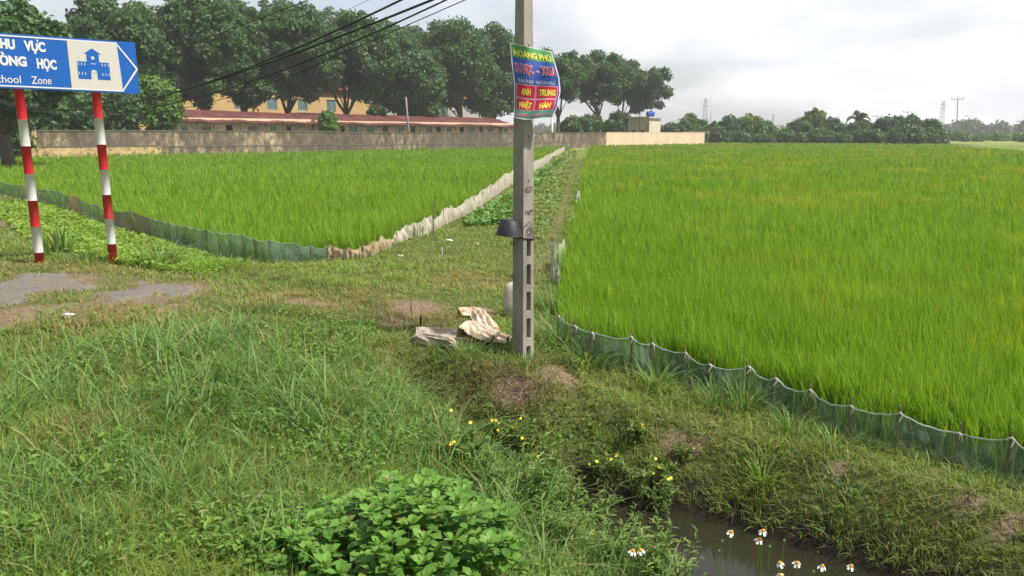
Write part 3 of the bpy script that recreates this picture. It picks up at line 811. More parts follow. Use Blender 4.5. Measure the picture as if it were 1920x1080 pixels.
PW([pp(-4, 27), pp(4, 27), pp(4, 28.2), pp(-4, 28.2)])
for sx in (-1, 1):
    for xx in (14, 19, 24):
        for yy in (7, 24): PW([pp(sx * xx - .6, yy), pp(sx * xx + .6, yy), pp(sx * xx + .6, yy + 5), pp(sx * xx - .6, yy + 5)])
# posts with painted bands
for bx, by, tx, bands in ((77, 490, 39, [170,224,274,326,376,425,473]), (213, 497, 180, [172,222,271,318,365,410,457])):
    base = T(bx, by); u = (Vector((base.x, base.y, 0)) - SLp).dot(sdirv)
    foot = SLp + sdirv * u + Vector((sdirv.y, -sdirv.x, 0)) * -.06
    gz = float(H(foot.x, foot.y)[0])
    Dp = foot.y; zs = [zB + slope * u + .05] + [P(bx + (tx - bx) * (by - yy) / (by - 170), yy, Dp).z for yy in bands[1:]] + [gz - .3]
    for i in range(len(zs) - 1):
        mb = MB(); n = 20; r = .053
        mb.v = [(foot.x + r * math.cos(2 * math.pi * a / n), foot.y + r * math.sin(2 * math.pi * a / n), z_) for z_ in (zs[i], zs[i + 1]) for a in range(n)]
        mb.f = [(a, (a + 1) % n, n + (a + 1) % n, n + a) for a in range(n)] + [tuple(range(n))]; mb.m = [0] * len(mb.f)
        if i == 0:
            post = mb.build('post', M['red'], sg, smooth=False)
            for p_ in post.data.polygons: p_.use_smooth = len(p_.vertices) == 4
        else:
            o = mb.build('red_band' if i % 2 == 0 else 'white_band', M['red'] if i % 2 == 0 else M['wht'], post)
            for p_ in o.data.polygons: p_.use_smooth = len(p_.vertices) == 4
# ------------------------------------------------------------------ concrete pole
PB = T(980.5, 668); PY = PB.y
def _conc(k):
    nz = k.noise(6, 6, .65, (1, 1, .35)); nf = k.noise(70, 4, .7)
    c = k.ramp(nz, [(.3, (.22, .195, .17)), (.5, (.33, .30, .265)), (.7, (.42, .385, .34))])
    c = k.mix(k.ramp(nf, [(.35, (.35,) * 3), (.6, (0, 0, 0))]), c, (.14, .12, .10))
    return k.bsdf(c, .9, .2, nf, .4, bdist=.004)
M['conc'] = mat('weathered_concrete', _conc)
pole = empty('concrete_pole', (PB.x, PY, PB.z), 'slotted square concrete utility pole standing in front of the path between the fields', 'utility pole', rz=R(-45))
def zat(py, D=None): return P(980, py, D or (PY - .08)).z - PB.z
def half(z): return np.interp(z, [-.5, 0, 2.0, 2.85, 4.8], [.066, .0635, .0555, .0465, .036])
# local frame: right-hand visible face is -y face after a turn of +45 deg
pole.rotation_euler = (0, 0, R(45))
slots = [(zat(b_), zat(a_)) for a_, b_ in ((450,482),(497,536),(549,585),(599,636),(651,690))]
zb = sorted({-.4, 4.8, *[x for s_ in slots for x in s_], *np.arange(.0, 4.8, .4)})
xb = [-1, -.38, .42, 1]
mb = MB(); 
def fpt(a, z, dep=0): h_ = half(z); return (a * h_, -h_ + dep, z)
for i in range(len(zb) - 1):
    z0, z1 = zb[i], zb[i + 1]; mid = (z0 + z1) / 2; hol = any(a_ < mid < b_ for a_, b_ in slots)
    for j_ in range(3):
        if hol and j_ == 1:
            a0, a1, dd = xb[1], xb[2], .055
            mb.add([fpt(a0, z0), fpt(a1, z0), fpt(a1, z1), fpt(a0, z1), fpt(a0, z0, dd), fpt(a1, z0, dd), fpt(a1, z1, dd), fpt(a0, z1, dd)], [(4, 5, 6, 7), (0, 4, 7, 3), (1, 2, 6, 5)])
            ends = [(z0, any(abs(z0 - a_) < 1e-6 for a_, _ in slots)), (z1, any(abs(z1 - b_) < 1e-6 for _, b_ in slots))]
            for zz, on in ends:
                if on: mb.add([fpt(a0, zz), fpt(a1, zz), fpt(a1, zz, dd), fpt(a0, zz, dd)], [(0, 1, 2, 3)])
        else:
            mb.add([fpt(xb[j_], z0), fpt(xb[j_ + 1], z0), fpt(xb[j_ + 1], z1), fpt(xb[j_], z1)], [(0, 1, 2, 3)])
    h0, h1 = half(z0), half(z1)
    mb.add([(h0, -h0, z0), (h0, h0, z0), (h1, h1, z1), (h1, -h1, z1)], [(0, 1, 2, 3)])
    mb.add([(h0, h0, z0), (-h0, h0, z0), (-h1, h1, z1), (h1, h1, z1)], [(0, 1, 2, 3)])
    mb.add([(-h0, h0, z0), (-h0, -h0, z0), (-h1, -h1, z1), (-h1, h1, z1)], [(0, 1, 2, 3)])
h1 = half(4.8); mb.add([(-h1, -h1, 4.8), (h1, -h1, 4.8), (h1, h1, 4.8), (-h1, h1, 4.8)], [(0, 1, 2, 3)])
mb.build('shaft', M['conc'], pole, world=False)
M['darkpaint'] = plain('dark_pit', (.05, .045, .04), .9)
for py in (256, 340, 84):
    z_ = zat(py); h_ = half(z_); mb = MB(); mb.tube([(0, -h_ - .0015, z_), (0, -h_ + .01, z_)], .008, 10); mb.build('bolt_hole', M['darkpaint'], pole, world=False)
for body, py, hh in (('6S37', 362, .05), ('VNPT', 405, .045)):
    V, F_ = text_mesh(body, 1, .01); z_ = zat(py); V = fit(V, -.045, .05, z_, z_ + hh, cap=(0, .73))
    mb = MB(); mb.add([(x, -half(z_) - .0012, z) for x, z in V], F_); mb.build('stamped_mark', M['darkpaint'], pole, world=False)
# steel band and wire on the pole
M['rust'] = plain('rusty_iron', (.07, .05, .04), .8, .4, 20, metal=.3)
z_ = zat(449); h_ = half(z_) + .004
sb = empty('steel_clamp', pole.matrix_world @ Vector((0, 0, 0)), 'thin steel band with hanging wire loops clamped round the concrete pole', 'pole clamp')
bpy.context.view_layer.update()
PM = pole.matrix_world.copy()
def pw(x, y, z): return PM @ Vector((x, y, z))
mb = MB(); mb.tube([pw(a * h_, b * h_, z_ - .01 * a) for a, b in ((-1, -1.02), (1, -1.02), (1.02, 1), (-1, 1.02), (-1.02, -1))], .0055, 6); mb.build('band', M['rust'], sb)
for cx, cz, rr in ((-.9, -.04, .018), (.0, .06, .03), (-.85, -.31, .015)):
    mb = MB(); mb.tube([pw(-h_ - .006 if cx < -.5 else cx * h_ + rr * math.cos(t * .5) , (.9 * h_ + rr * math.cos(t * .5)) if cx < -.5 else -h_ - .006, z_ + cz + rr * math.sin(t * .5) * .9) for t in range(14)], .003, 5); mb.build('wire_loop', M['rust'], sb)
mb = MB(); mb.tube([pw(-1.0 * h_, -h_ - .008, z_ + .10), pw(-.2 * h_, -h_ - .012, z_ + .14), pw(.3 * h_, -h_ - .01, z_ + .11), pw(.8 * h_, -h_ - .01, z_ + .06), pw(.5 * h_, -h_ - .01, z_ + .0)], .0025, 5)
mb.build('wire', M['rust'], sb)
# black pot hung upside down
M['blackpl'] = plain('black_plastic', (.028, .03, .034), .5, .3, 6)
cpt = P(955, 428, PY - .10); zt = P(955, 410, cpt.y).z; zbm = P(955, 442, cpt.y).z
pot = empty('black_pot', (cpt.x, cpt.y, zbm), 'black plastic pot fixed upside down to the left face of the concrete pole', 'pot')
mb = MB(); n = 28; tilt = .09
rt, rb = .072, .106
def ring(r, z): return [Vector((cpt.x + r * math.cos(2 * math.pi * a / n), cpt.y + r * math.sin(2 * math.pi * a / n) * .9, z - tilt * r * math.cos(2 * math.pi * a / n))) for a in range(n)]
rings = [ring(rt - .008, zt - .004), ring(rt, zt - .008), ring(rb, zbm + .008), ring(rb + .003, zbm + .002), ring(rb - .003, zbm), ring(rt - .006, zt - .012)]
V = [p for r_ in rings for p in r_]; F_ = [(i * n + a, (i + 1) * n + a, (i + 1) * n + (a + 1) % n, i * n + (a + 1) % n) for i in range(5) for a in range(n)] + [tuple(range(n)), tuple(range(5 * n, 6 * n))]
mb.add(V, F_); o = mb.build('pot_body', M['blackpl'], pot)
for p_ in o.data.polygons: p_.use_smooth = len(p_.vertices) == 4
mb = MB(); mb.tube(ring(rb + .002, zbm + .004) + ring(rb + .002, zbm + .004)[:1], .004, 6); mb.build('rim', M['blackpl'], pot)

# ------------------------------------------------------------------ poster on the pole
BAN_Y = PY - .115
def ban(u, v, d=0):
    """u right 0..1, v down 0..1 on the poster"""
    Lx = np.interp(v, [0, .25, .55, .8, 1], [956, 959, 964, 964, 963]); Rx = np.interp(v, [0, .2, .4, .6, .82, 1], [1034, 1042, 1049, 1051, 1046, 1036])
    yL = 80 + v * 140; yR = 97 + v * 127
    px = Lx + (Rx - Lx) * u; py = yL + (yR - yL) * u + 3 * math.sin(u * 5.0) * v
    D = BAN_Y - .03 * math.sin(u * math.pi) + .05 * (u - .5) + .012 * math.sin(u * 11 + v * 4) + .01 * math.sin(v * 9 + u * 3) - d
    return P(px, py, D)
bn = empty('poster', ban(.5, 1), 'wrinkled green and blue language school poster wrapped on the concrete pole', 'poster')
def bpart(name, m, u0, u1, v0, v1, d, parent=None, back=False, mb=None):
    own = mb is None
    mb = mb or MB(); nu, nv = max(3, int((u1 - u0) * 26)), max(3, int((v1 - v0) * 34))
    V = [ban(u0 + (u1 - u0) * i / nu, v0 + (v1 - v0) * j / nv, d) for j in range(nv + 1) for i in range(nu + 1)]
    mb.add(V, [(j * (nu + 1) + i, j * (nu + 1) + i + 1, (j + 1) * (nu + 1) + i + 1, (j + 1) * (nu + 1) + i) for j in range(nv) for i in range(nu)])
    return mb.build(name, m, parent or bn, smooth=True) if own else mb
def vinyl(name, c):
    return mat(name, lambda k: k.bsdf(k.mix(k.ramp(k.noise(14, 4), [(.4, (0, 0, 0)), (.75, (.3,) * 3)]), c, tuple(min(1, v * 1.4 + .12) for v in c)), .4, .4, k.noise(16, 3), .25))
M['vg'] = vinyl('vinyl_green', (.07, .30, .09)); M['vb'] = vinyl('vinyl_blue', (.03, .08, .36)); M['vr'] = vinyl('vinyl_red', (.55, .02, .05)); M['vw'] = vinyl('vinyl_white', (.72, .70, .72)); M['vy'] = vinyl('vinyl_yellow', (.80, .68, .10)); M['vp'] = vinyl('vinyl_pink', (.66, .42, .55)); M['vt'] = vinyl('vinyl_teal', (.07, .28, .22))
mb = MB()
nu, nv = 26, 34
for dd in (0, -.002):
    bpart('sheet', None, 0, 1, 0, 1, dd, mb=mb)
sheet_ = mb.build('sheet', M['vw'], bn, smooth=True)
bpart('green_band', M['vg'], .025, .985, .01, .185, .0012); bpart('blue_field', M['vb'], .025, .975, .185, .885, .0012); bpart('footer_band', M['vt'], .03, .965, .885, .985, .0012)
for u0, u1, v0, v1 in ((.06, .45, .54, .71), (.485, .935, .54, .71), (.06, .45, .73, .875), (.485, .92, .73, .875)):
    fr = bpart('panel_frame', M['vp'], u0 - .012, u1 + .012, v0 - .009, v1 + .009, .0022); bpart('red_panel', M['vr'], u0, u1, v0, v1, .0032, fr)
def btext(body, u0, u1, v0, v1, m, bold=0, d=.005, outline=None, ob=.05, shear=0, name='lettering'):
    for mm, bb, dd in (((outline, bold + ob, d - .0012),) if outline else ()) + ((m, bold, d),):
        V, F_ = text_mesh(body, 1, bb, shear=shear)
        a = min(p[0] for p in V); b = max(p[0] for p in V)
        e_ = (bb - bold) / (b - a) * (u1 - u0)
        V = [(u0 - e_ + (x - a) / (b - a) * (u1 - u0 + 2 * e_), v1 - y / .73 * (v1 - v0)) for x, y in V]
        mb = MB(); mb.add([ban(x, y, dd) for x, y in V], F_); mb.build(name, mm, bn)
btext('HOÀNG PHÚ', .07, .93, .075, .158, M['vy'], .035)
btext('DU HỌC', .07, .46, .255, .375, M['vr'], .018, outline=M['vw'], ob=.035); btext('-', .52, .58, .29, .36, M['vr'], .03, outline=M['vw'], ob=.06); btext('XKLĐ', .63, .94, .25, .375, M['vr'], .018, outline=M['vw'], ob=.035)
btext('ĐÀO TẠO  NGOẠI NGỮ', .10, .90, .462, .512, M['vw'], .0)
btext('ANH', .15, .36, .585, .67, M['vy'], .05); btext('TRUNG', .54, .90, .585, .67, M['vy'], .05); btext('NHẬT', .12, .40, .77, .845, M['vy'], .05); btext('HÀN', .58, .84, .775, .85, M['vy'], .05)
btext('Cs Điện - Phú Lâm - Sđ', .07, .90, .925, .96, M['vr'], .02, outline=M['vp'], ob=.05, shear=.3)

# ------------------------------------------------------------------ things lying near the pole
def _stone(k):
    nz = k.noise(18, 6, .7)
    return k.bsdf(k.ramp(nz, [(.3, (.16, .13, .10)), (.5, (.34, .29, .24)), (.7, (.50, .45, .38))]), .95, .2, nz, .7)
M['stone'] = mat('broken_concrete', _stone)
import bmesh
def lump(name, c, dims, m, seed=0, amp=.12, rz=0, sub=3, rx=0, smooth=False, parent=None, boxy=True):
    bm = bmesh.new()
    if boxy:
        bmesh.ops.create_cube(bm, size=1); bmesh.ops.bevel(bm, geom=bm.edges[:], offset=.07, segments=2, affect='EDGES')
        bmesh.ops.subdivide_edges(bm, edges=bm.edges[:], cuts=2, use_grid_fill=True)
    else: bmesh.ops.create_icosphere(bm, subdivisions=sub, radius=.5)
    Mt = Matrix.Translation(c) @ Matrix.Rotation(rz, 4, 'Z') @ Matrix.Rotation(rx, 4, 'X')
    from mathutils import noise
    for v in bm.verts:
        n_ = noise.noise_vector(v.co * 2.3 + Vector((seed, 0, 0))) * amp + noise.noise_vector(v.co * 7 + Vector((seed, 5, 0))) * amp * .3
        p = v.co + n_; v.co = Mt @ Vector((p.x * dims[0], p.y * dims[1], p.z * dims[2]))
    me = bpy.data.meshes.new(name); bm.to_mesh(me); bm.free()
    me.polygons.foreach_set('use_smooth', [smooth] * len(me.polygons))
    return link(name, me, m, parent)
c = T(815, 652)
tag(lump('stone_block', (c.x, c.y + .08, c.z + .055), (.34, .22, .13), M['stone'], 2, .2, -.15, rx=.16), 'pale broken concrete block lying in the grass left of the pole foot', 'stone')
# L shaped iron bar
a0 = T(770, 622); a1 = T(788, 622); mb = MB()
mb.tube([a0 + Vector((0, 0, .04)), a1 + Vector((0, 0, .045)), a1 + Vector((.004, 0, .05)), a1 + Vector((.006, 0, .13))], .009, 6)
tag(mb.build('iron_bar', M['rust']), 'bent rusty iron bar sticking up behind the concrete block', 'iron bar')
a0 = T(772, 603); mb = MB(); mb.tube([a0 + Vector((0, 0, -.03)), a0 + Vector((.003, 0, .10)), a0 + Vector((-.003, 0, .2))], [.004, .003, .002], 5); 
for q in range(7): mb.tube([a0 + Vector((0, 0, .05 + .02 * q)), a0 + Vector((random.uniform(-.02, .02), random.uniform(-.02, .02), .07 + .02 * q))], [.003, .001], 4)
tag(mb.build('dry_stalk', plain('dry_red_stalk', (.22, .08, .04), .8)), 'thin reddish dry stalk standing on the bare patch left of the pole', 'plant')
# dark stick in the left field beyond the cloth
a0 = P(812, 402, WNP[9].y + .4); mb = MB(); b0 = Vector((a0.x, a0.y, float(H(a0.x, a0.y)[0])))
mb.tube([b0, Vector((a0.x, a0.y, P(811, 405, a0.y).z)), P(816, 367, a0.y)], [.014, .012, .01], 6)
tag(mb.build('marker_stick', M['stake']), 'dark leaning stick standing in the rice beside the off white net', 'stick')
# cloth
def _cloth(k):
    nz = k.noise(9, 5, .6); st = k.noise(6, 3, .5, (8, 1, 1))
    c = k.ramp(nz, [(.3, (.34, .25, .15)), (.5, (.55, .48, .37)), (.75, (.66, .61, .52))])
    c = k.mix(k.ramp(st, [(.5, (0, 0, 0)), (.62, (.4,) * 3)]), c, (.5, .2, .1))
    return k.bsdf(c, .8, .2, k.noise(40, 3), .4)
M['cloth'] = mat('dirty_sackcloth', _cloth)
def cloth_strip(path, wds, name, m, amp=.03, nu=60, nv=22, parent=None, lift=.03):
    path = [Vector(p) for p in path]; V = []
    for i in range(nu + 1):
        f = i / nu * (len(path) - 1); k0 = min(int(f), len(path) - 2); t = f - k0
        p = path[k0].lerp(path[k0 + 1], t); dr = (path[k0 + 1] - path[k0]).normalized(); n_ = Vector((-dr.y, dr.x, 0)); w_ = wds[k0] + (wds[k0 + 1] - wds[k0]) * t
        for j in range(nv + 1):
            s_ = j / nv - .5
            fold = math.sin(s_ * 24 + i * .07 + 2 * float(vnoise(i * .1, 1, 1, 19))) * amp * (.5 + .5 * float(vnoise(i * .12, j * .2, 1, 12))) + (float(vnoise(i * .14, j * .5, 1, 12)) - .5) * amp * 1.0 + abs((float(vnoise(i * .3, j * .9, 1, 16)) - .5)) * amp * .5
            q = p + n_ * s_ * w_ + dr * (float(vnoise(j * .5, i * .1, 1, 15)) - .5) * .03
            env = 1 - (abs(s_) * 2) ** 3
            V.append((q.x, q.y, float(H(q.x, q.y)[0]) + lift + max(0, (fold + amp * 1.3)) * max(.15, env) + .025 * env))
    mb = MB(); mb.add(V, [(i * (nv + 1) + j, (i + 1) * (nv + 1) + j, (i + 1) * (nv + 1) + j + 1, i * (nv + 1) + j + 1) for i in range(nu) for j in range(nv)])
    return mb.build(name, m, parent, smooth=True)
cl = empty('sackcloth', T(905, 630), 'crumpled tan and white sackcloth lying in a hook shape beside the pole foot', 'cloth')
cloth_strip([T(862, 598), T(885, 596), T(900, 600), T(912, 618), T(925, 640), T(955, 652)], [.05, .13, .20, .22, .20, .08], 'upper_fold', M['cloth'], .024, parent=cl)
cloth_strip([T(866, 634), T(885, 624), T(905, 634), T(930, 648)], [.10, .22, .24, .12], 'lower_fold', M['cloth'], .022, parent=cl)
# white sack leaning behind the pole
c = T(950, 598)
M['sackw'] = plain('white_woven_sack', (.52, .48, .42), .7, .35, 7)
tag(lump('white_sack', (c.x + .05, c.y + .05, c.z + .155), (.17, .13, .40), M['sackw'], 4, .1, 0, smooth=True, boxy=False), 'dirty white stuffed sack standing just behind the concrete pole', 'sack')
# litter
for px, py, lb, col_ in ((128, 598, 'small crumpled white plastic bag in the grass at left foreground', 'white'), (750, 484, 'flattened pale grey plastic bag beside the tan cloth fence', 'sackw'), (896, 462, 'small beige stone chip on the short grass left of the pole', 'stone'), (843, 455, 'tiny white paper scrap on the short grass below the off white net', 'white'), (14, 758, 'brown dead leaf lying in the grass at the left edge', 'cloth')):
    c = T(px, py); s_ = .07 if px != 14 else .04
    tag(lump('litter', (c.x, c.y, c.z + .03), (s_ * 1.6, s_, s_ * .6), M[col_], px, .25, px * .1, boxy=False, sub=2), lb, 'litter')
a0 = T(829, 478); mb = MB(); mb.tube([a0, a0 + Vector((0, 0, .12))], .006, 6); tag(mb.build('peg', M['white']), 'thin white peg standing in the short grass left of the pole', 'peg')

# ------------------------------------------------------------------ cables
M['cable'] = plain('black_cable', (.03, .033, .035), .6)
ca = Rz(0, 21); cb = (P(830, 0, 8.0).x, 8.0)
def on_plane(px, py, off=0):
    x, y, d = ray(px, py); dx, dy = cb[0] - ca[0], cb[1] - ca[1]
    A = np.array([[x, -dx], [y, -dy]]); t, s_ = np.linalg.solve(A, np.array([ca[0] + off, ca[1] + off * .6]))
    return Vector((x * t, y * t, CAMZ + d * t))
CABLES = [
    ([(0,188),(190,202),(400,150),(600,72),(755,-2)], .016, 0, 'thick black overhead cable, uppermost of the crossing bundle'),
    ([(0,188),(190,202),(400,151),(600,84),(808,0)], .018, .1, 'thickest black overhead cable, middle of the crossing bundle'),
    ([(0,192),(190,214),(400,172),(620,100),(832,0)], .013, .2, 'slack black overhead cable, lowest at the top of the frame'),
    ([(0,190),(100,212),(250,216),(400,190),(500,160),(600,118)], .007, .3, 'thin dark overhead wire hanging lowest behind the striped posts'),
    ([(140,148),(300,100),(400,66),(500,30),(582,-2)], .008, .35, 'thin black overhead wire highest above the others in front of the trees'),
    ([(560,60),(640,24),(700,-4)], .003, .4, 'faint hair thin wire against the sky at top centre')]
for pts, r_, off, lb in CABLES:
    Q = [on_plane(px, py, off) for px, py in pts]
    s_ = np.array([(q.x - ca[0]) for q in Q]); z_ = np.array([q.z for q in Q]); co = np.polyfit(s_, z_, min(3, len(Q) - 2) if len(Q) > 3 else 1)
    yy = np.polyfit(s_, [q.y for q in Q], 1)
    ext = (-6, 7) if off < .3 else (-4, 3)
    if off == .4: ext = (-60, 5)
    ss = np.linspace(s_.min() + ext[0] * (1 if pts[0][0] < 200 else .2), s_.max() + ext[1], 60)
    zz = np.polyval(co, ss)
    # beyond the visible part go on in a straight line
    for i, s in enumerate(ss):
        if s < s_.min(): zz[i] = np.polyval(co, s_.min()) + (s - s_.min()) * np.polyval(np.polyder(co), s_.min())
        if s > s_.max(): zz[i] = np.polyval(co, s_.max()) + (s - s_.max()) * np.polyval(np.polyder(co), s_.max())
    mb = MB(); mb.tube([(ca[0] + s, np.polyval(yy, s), z) for s, z in zip(ss, zz)], r_ * .74, 6)
    tag(mb.build('overhead_cable', M['cable'], smooth=True), lb, 'cable', 'overhead cables')
#--NEXT--
# ------------------------------------------------------------------ old wall
def _oldwall(k):
    st = k.noise(.5, 6, .7, (1, 1, .6)); nf = k.noise(1.7, 8, .8, (1, 1, .45)); dk = k.noise(.09, 3, .5)
    c = k.ramp(nf, [(.40, (.085, .075, .05)), (.48, (.18, .15, .10)), (.55, (.30, .25, .165)), (.63, (.56, .47, .31))])
    c = k.mix(k.ramp(st, [(.44, (0, 0, 0)), (.62, (.7,) * 3)]), c, (.105, .09, .062))
    c = k.mix(k.ramp(dk, [(.40, (.65,) * 3), (.56, (0, 0, 0))]), c, (.09, .08, .066))
    return k.bsdf(c, .95, .1, nf, .4)
M['oldwall'] = mat('stained_plaster', _oldwall)
M['plinth'] = mat('yellow_plinth', lambda k: k.bsdf(k.ramp(k.noise(2.5, 6, .75), [(.38, (.11, .095, .06)), (.48, (.44, .33, .16)), (.65, (.60, .47, .26))]), .95, .1, k.noise(8, 4), .3))
M['yelwall'] = mat('fresh_cream_paint', lambda k: k.bsdf(k.ramp(k.noise(.7, 5, .6, (1, 1, .6)), [(.3, (.60, .47, .31)), (.7, (.72, .58, .41))]), .9, .15, k.noise(30, 3), .1))
M['cope'] = plain('mossy_coping', (.20, .18, .14), .95, .5, 2)
def wbox(mb, s0, s1, o0, o1, z0, z1):
    v = [W(s, o, z) for s in (s0, s1) for o in (o0, o1) for z in (z0, z1)]
    mb.add(v, [(0, 2, 3, 1), (4, 5, 7, 6), (0, 1, 5, 4), (2, 6, 7, 3), (0, 4, 6, 2), (1, 3, 7, 5)])
    return mb
def mb1(s0, s1, o0, o1, z0, z1): return wbox(MB(), s0, s1, o0, o1, z0, z1)
s590, s1137, s1322, s1350 = S(622, 0), S(1137, 0), S(1321, 0), S(1352, 0)
GZ = -.7
def oldwall(label, s0, s1, zt0, plinth):
    e_ = empty('old_wall', W(s0, 0, -.45), label, 'wall', 'lengths of the old boundary wall')
    mb1(s0, s1, 0, .22, plinth + .1, zt0 - .09).build('wall_face', M['oldwall'], e_)
    mb1(s0, s1, -.05, .27, plinth, plinth + .1).build('ledge', M['cope'], e_)
    mb1(s0, s1, -.02, .24, GZ, plinth).build('plinth', M['plinth'] if s0 < 1 else M['oldwall'], e_)
    mb1(s0, s1, -.05, .27, zt0 - .09, zt0).build('coping', M['cope'], e_)
    return e_
sA = S(300, 0)
oldwall('old stained boundary wall length with yellow plinth behind the striped posts', .25, sA, 1.85, .50)
oldwall('long dark mould stained boundary wall length in front of the red roofed shed', sA, s590, 1.84, .42)
oldwall('mottled grey and cream boundary wall length running behind the pole to the fresh cream wall', s590, s1137, 1.72, .36)
e_ = empty('wall_pillar', W(0, 0, -.45), 'yellowish end pillar of the old boundary wall left of its stained length', 'pillar')
mb1(-.35, .25, -.15, .35, GZ, 2.0).build('shaft', M['plinth'], e_); mb1(-.42, .32, -.22, .42, 2.0, 2.1).build('cap', M['cope'], e_)
e_ = empty('cream_wall', W(s1137, 0, -.45), 'freshly painted cream wall in front of the small flat roofed house', 'wall')
mb1(s1137, s1322, -.03, .22, GZ, 1.70).build('wall_face', M['yelwall'], e_); mb1(s1137 - .01, s1322 + .05, -.06, .25, 1.70, 1.77).build('coping', M['yelwall'], e_)
e_ = empty('old_wall', W(s1322 + .1, 4, -.45), 'short grey weathered wall stub at the right end of the cream wall', 'wall')
mb1(s1322 + .1, S(1352, 4), 4, 4.2, GZ, 1.9).build('wall_face', M['oldwall'], e_); mb1(s1322 + .1, S(1352, 4), 3.95, 4.25, 1.9, 1.98).build('coping', M['cope'], e_)
for sp, lb in ((S(462, 0), 'thin concrete buttress on the dark wall length below the shed'), ):
    pass
e_ = empty('old_wall', W(-30, 0, -.45), 'shaded grey brick wall half buried in shrubs at the far left', 'wall')
mb1(-45, -.45, .2, .4, GZ, 1.6).build('wall_face', M['oldwall'], e_)

# ------------------------------------------------------------------ red roofed sheds
def _roof(k):
    nz = k.noise(.8, 5, .7)
    c = k.ramp(nz, [(.3, (.07, .028, .028)), (.5, (.12, .045, .042)), (.7, (.19, .08, .072))])
    return k.bsdf(c, .9, .1, k.noise(6, 3, .5), .3)
M['roof'] = mat('faded_red_roof', _roof)
M['shedwall'] = plain('peach_wall', (.74, .58, .38), .9, .25, .5); M['glass'] = plain('teal_window', (.16, .27, .29), .25, .5, 1.5, .5)
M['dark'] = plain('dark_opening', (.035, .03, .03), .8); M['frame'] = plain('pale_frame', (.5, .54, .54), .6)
M['timber'] = plain('shed_timber', (.10, .07, .055), .9)
def wall_with(mb, s0, s1, o, z0, z1, holes):
    """a wall face with real openings: holes (a,b,c,d) = s from, to, z from, to"""
    ss = sorted({s0, s1, *[h[0] for h in holes], *[h[1] for h in holes]}); zz = sorted({z0, z1, *[h[2] for h in holes], *[h[3] for h in holes]})
    for a, b in zip(ss[:-1], ss[1:]):
        for c_, d_ in zip(zz[:-1], zz[1:]):
            ms, mz_ = (a + b) / 2, (c_ + d_) / 2
            if any(h[0] < ms < h[1] and h[2] < mz_ < h[3] for h in holes): continue
            mb.add([W(a, o, c_), W(b, o, c_), W(b, o, d_), W(a, o, d_)], [(0, 1, 2, 3)])
    for a, b, c_, d_ in holes:
        q = [W(a, o, c_), W(b, o, c_), W(b, o, d_), W(a, o, d_)]; r_ = [W(a, o + .14, c_), W(b, o + .14, c_), W(b, o + .14, d_), W(a, o + .14, d_)]
        mb.add(q + r_, [(0, 1, 5, 4), (1, 2, 6, 5), (2, 3, 7, 6), (3, 0, 4, 7)])
    return mb
def window(a, b, c_, d_, o, parent, name='window', muntins=2, sill=True, gm=None):
    pn = mb1(a, b, o + .12, o + .15, c_, d_).build(name, gm or M['glass'], parent)
    f = MB(); t = .05
    for (p, q_, r_, s_) in ((a, b, c_, c_ + t), (a, b, d_ - t, d_), (a, a + t, c_ + t, d_ - t), (b - t, b, c_ + t, d_ - t)) + tuple((a + (b - a) * i / muntins - t / 2, a + (b - a) * i / muntins + t / 2, c_ + t, d_ - t) for i in range(1, muntins)):
        wbox(f, p, q_, o + .06, o + .12, r_, s_)
    f.build('frame', M['frame'], pn)
def shed(label, s0, s1, ze0, ze1, zr0, zr1, wins, doors, posts, o0=4.5, o1=9.5):
    e_ = empty('shed', W(s0, o0, -.3), label, 'shed', 'red roofed sheds behind the wall')
    ow = o0 + .7; ws = MB()
    hs = [(S(a, ow), S(b, ow), .7, 2.35) for a, b in wins] + [(S(a, ow), S(b, ow), -.3, 2.4) for a, b in doors]
    hs = [h for h in hs if h[0] > s0 + .2 and h[1] < s1 - .2]
    wall_with(ws, s0 + .1, s1 - .1, ow, -.4, min(ze0, ze1) + .45, hs); wbox(ws, s0 + .1, s0 + .25, ow + .01, o1 - .3, -.4, ze0 + .4); wbox(ws, s1 - .25, s1 - .1, ow + .01, o1 - .3, -.4, ze1 + .4); wbox(ws, s0 + .3, s1 - .3, o1 - .5, o1 - .3, -.4, ze1 + .4)
    ws.build('wall', M['shedwall'], e_)
    for h in hs:
        if h[2] > .5: window(*h, ow, e_)
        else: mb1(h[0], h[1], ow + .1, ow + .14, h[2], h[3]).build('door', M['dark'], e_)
    # corrugated roof
    n = int((s1 - s0) / .28); V = []
    for i in range(n + 1):
        f = i / n; s = s0 - .3 + (s1 - s0 + .6) * f; ze = ze0 + (ze1 - ze0) * f; zr = zr0 + (zr1 - zr0) * f; b = .035 * (i % 2)
        sg_ = .05 * math.sin(f * 19) + .03 * math.sin(f * 47)
        V += [W(s, o0 - .2, ze + b + sg_), W(s, (o0 + o1) / 2, (ze + zr) / 2 + b + sg_ * .6), W(s, o1, zr + b + sg_ * .3), W(s, o1, zr + b - .05 + sg_ * .3), W(s, o0 - .2, ze + b - .06 + sg_)]
    F_ = [(i * 5 + j, (i + 1) * 5 + j, (i + 1) * 5 + (j + 1) % 5, i * 5 + (j + 1) % 5) for i in range(n) for j in range(5)]
    mb = MB(); mb.add(V, F_); mb.build('roof', M['roof'], e_)
    for px in posts:
        s = S(px, o0)
        if not s0 < s < s1: continue
        f = (s - s0) / (s1 - s0); zt = ze0 + (ze1 - ze0) * f - .08
        mb = MB(); mb.tube([W(s, o0, -.5), W(s, o0, zt)], .06, 6); 
        for sg_ in (-1, 1): mb.tube([W(s, o0, zt - 1.0), W(s + sg_ * .75, o0, zt - .12)], .035, 5)
        mb.build('post', M['timber'], e_)
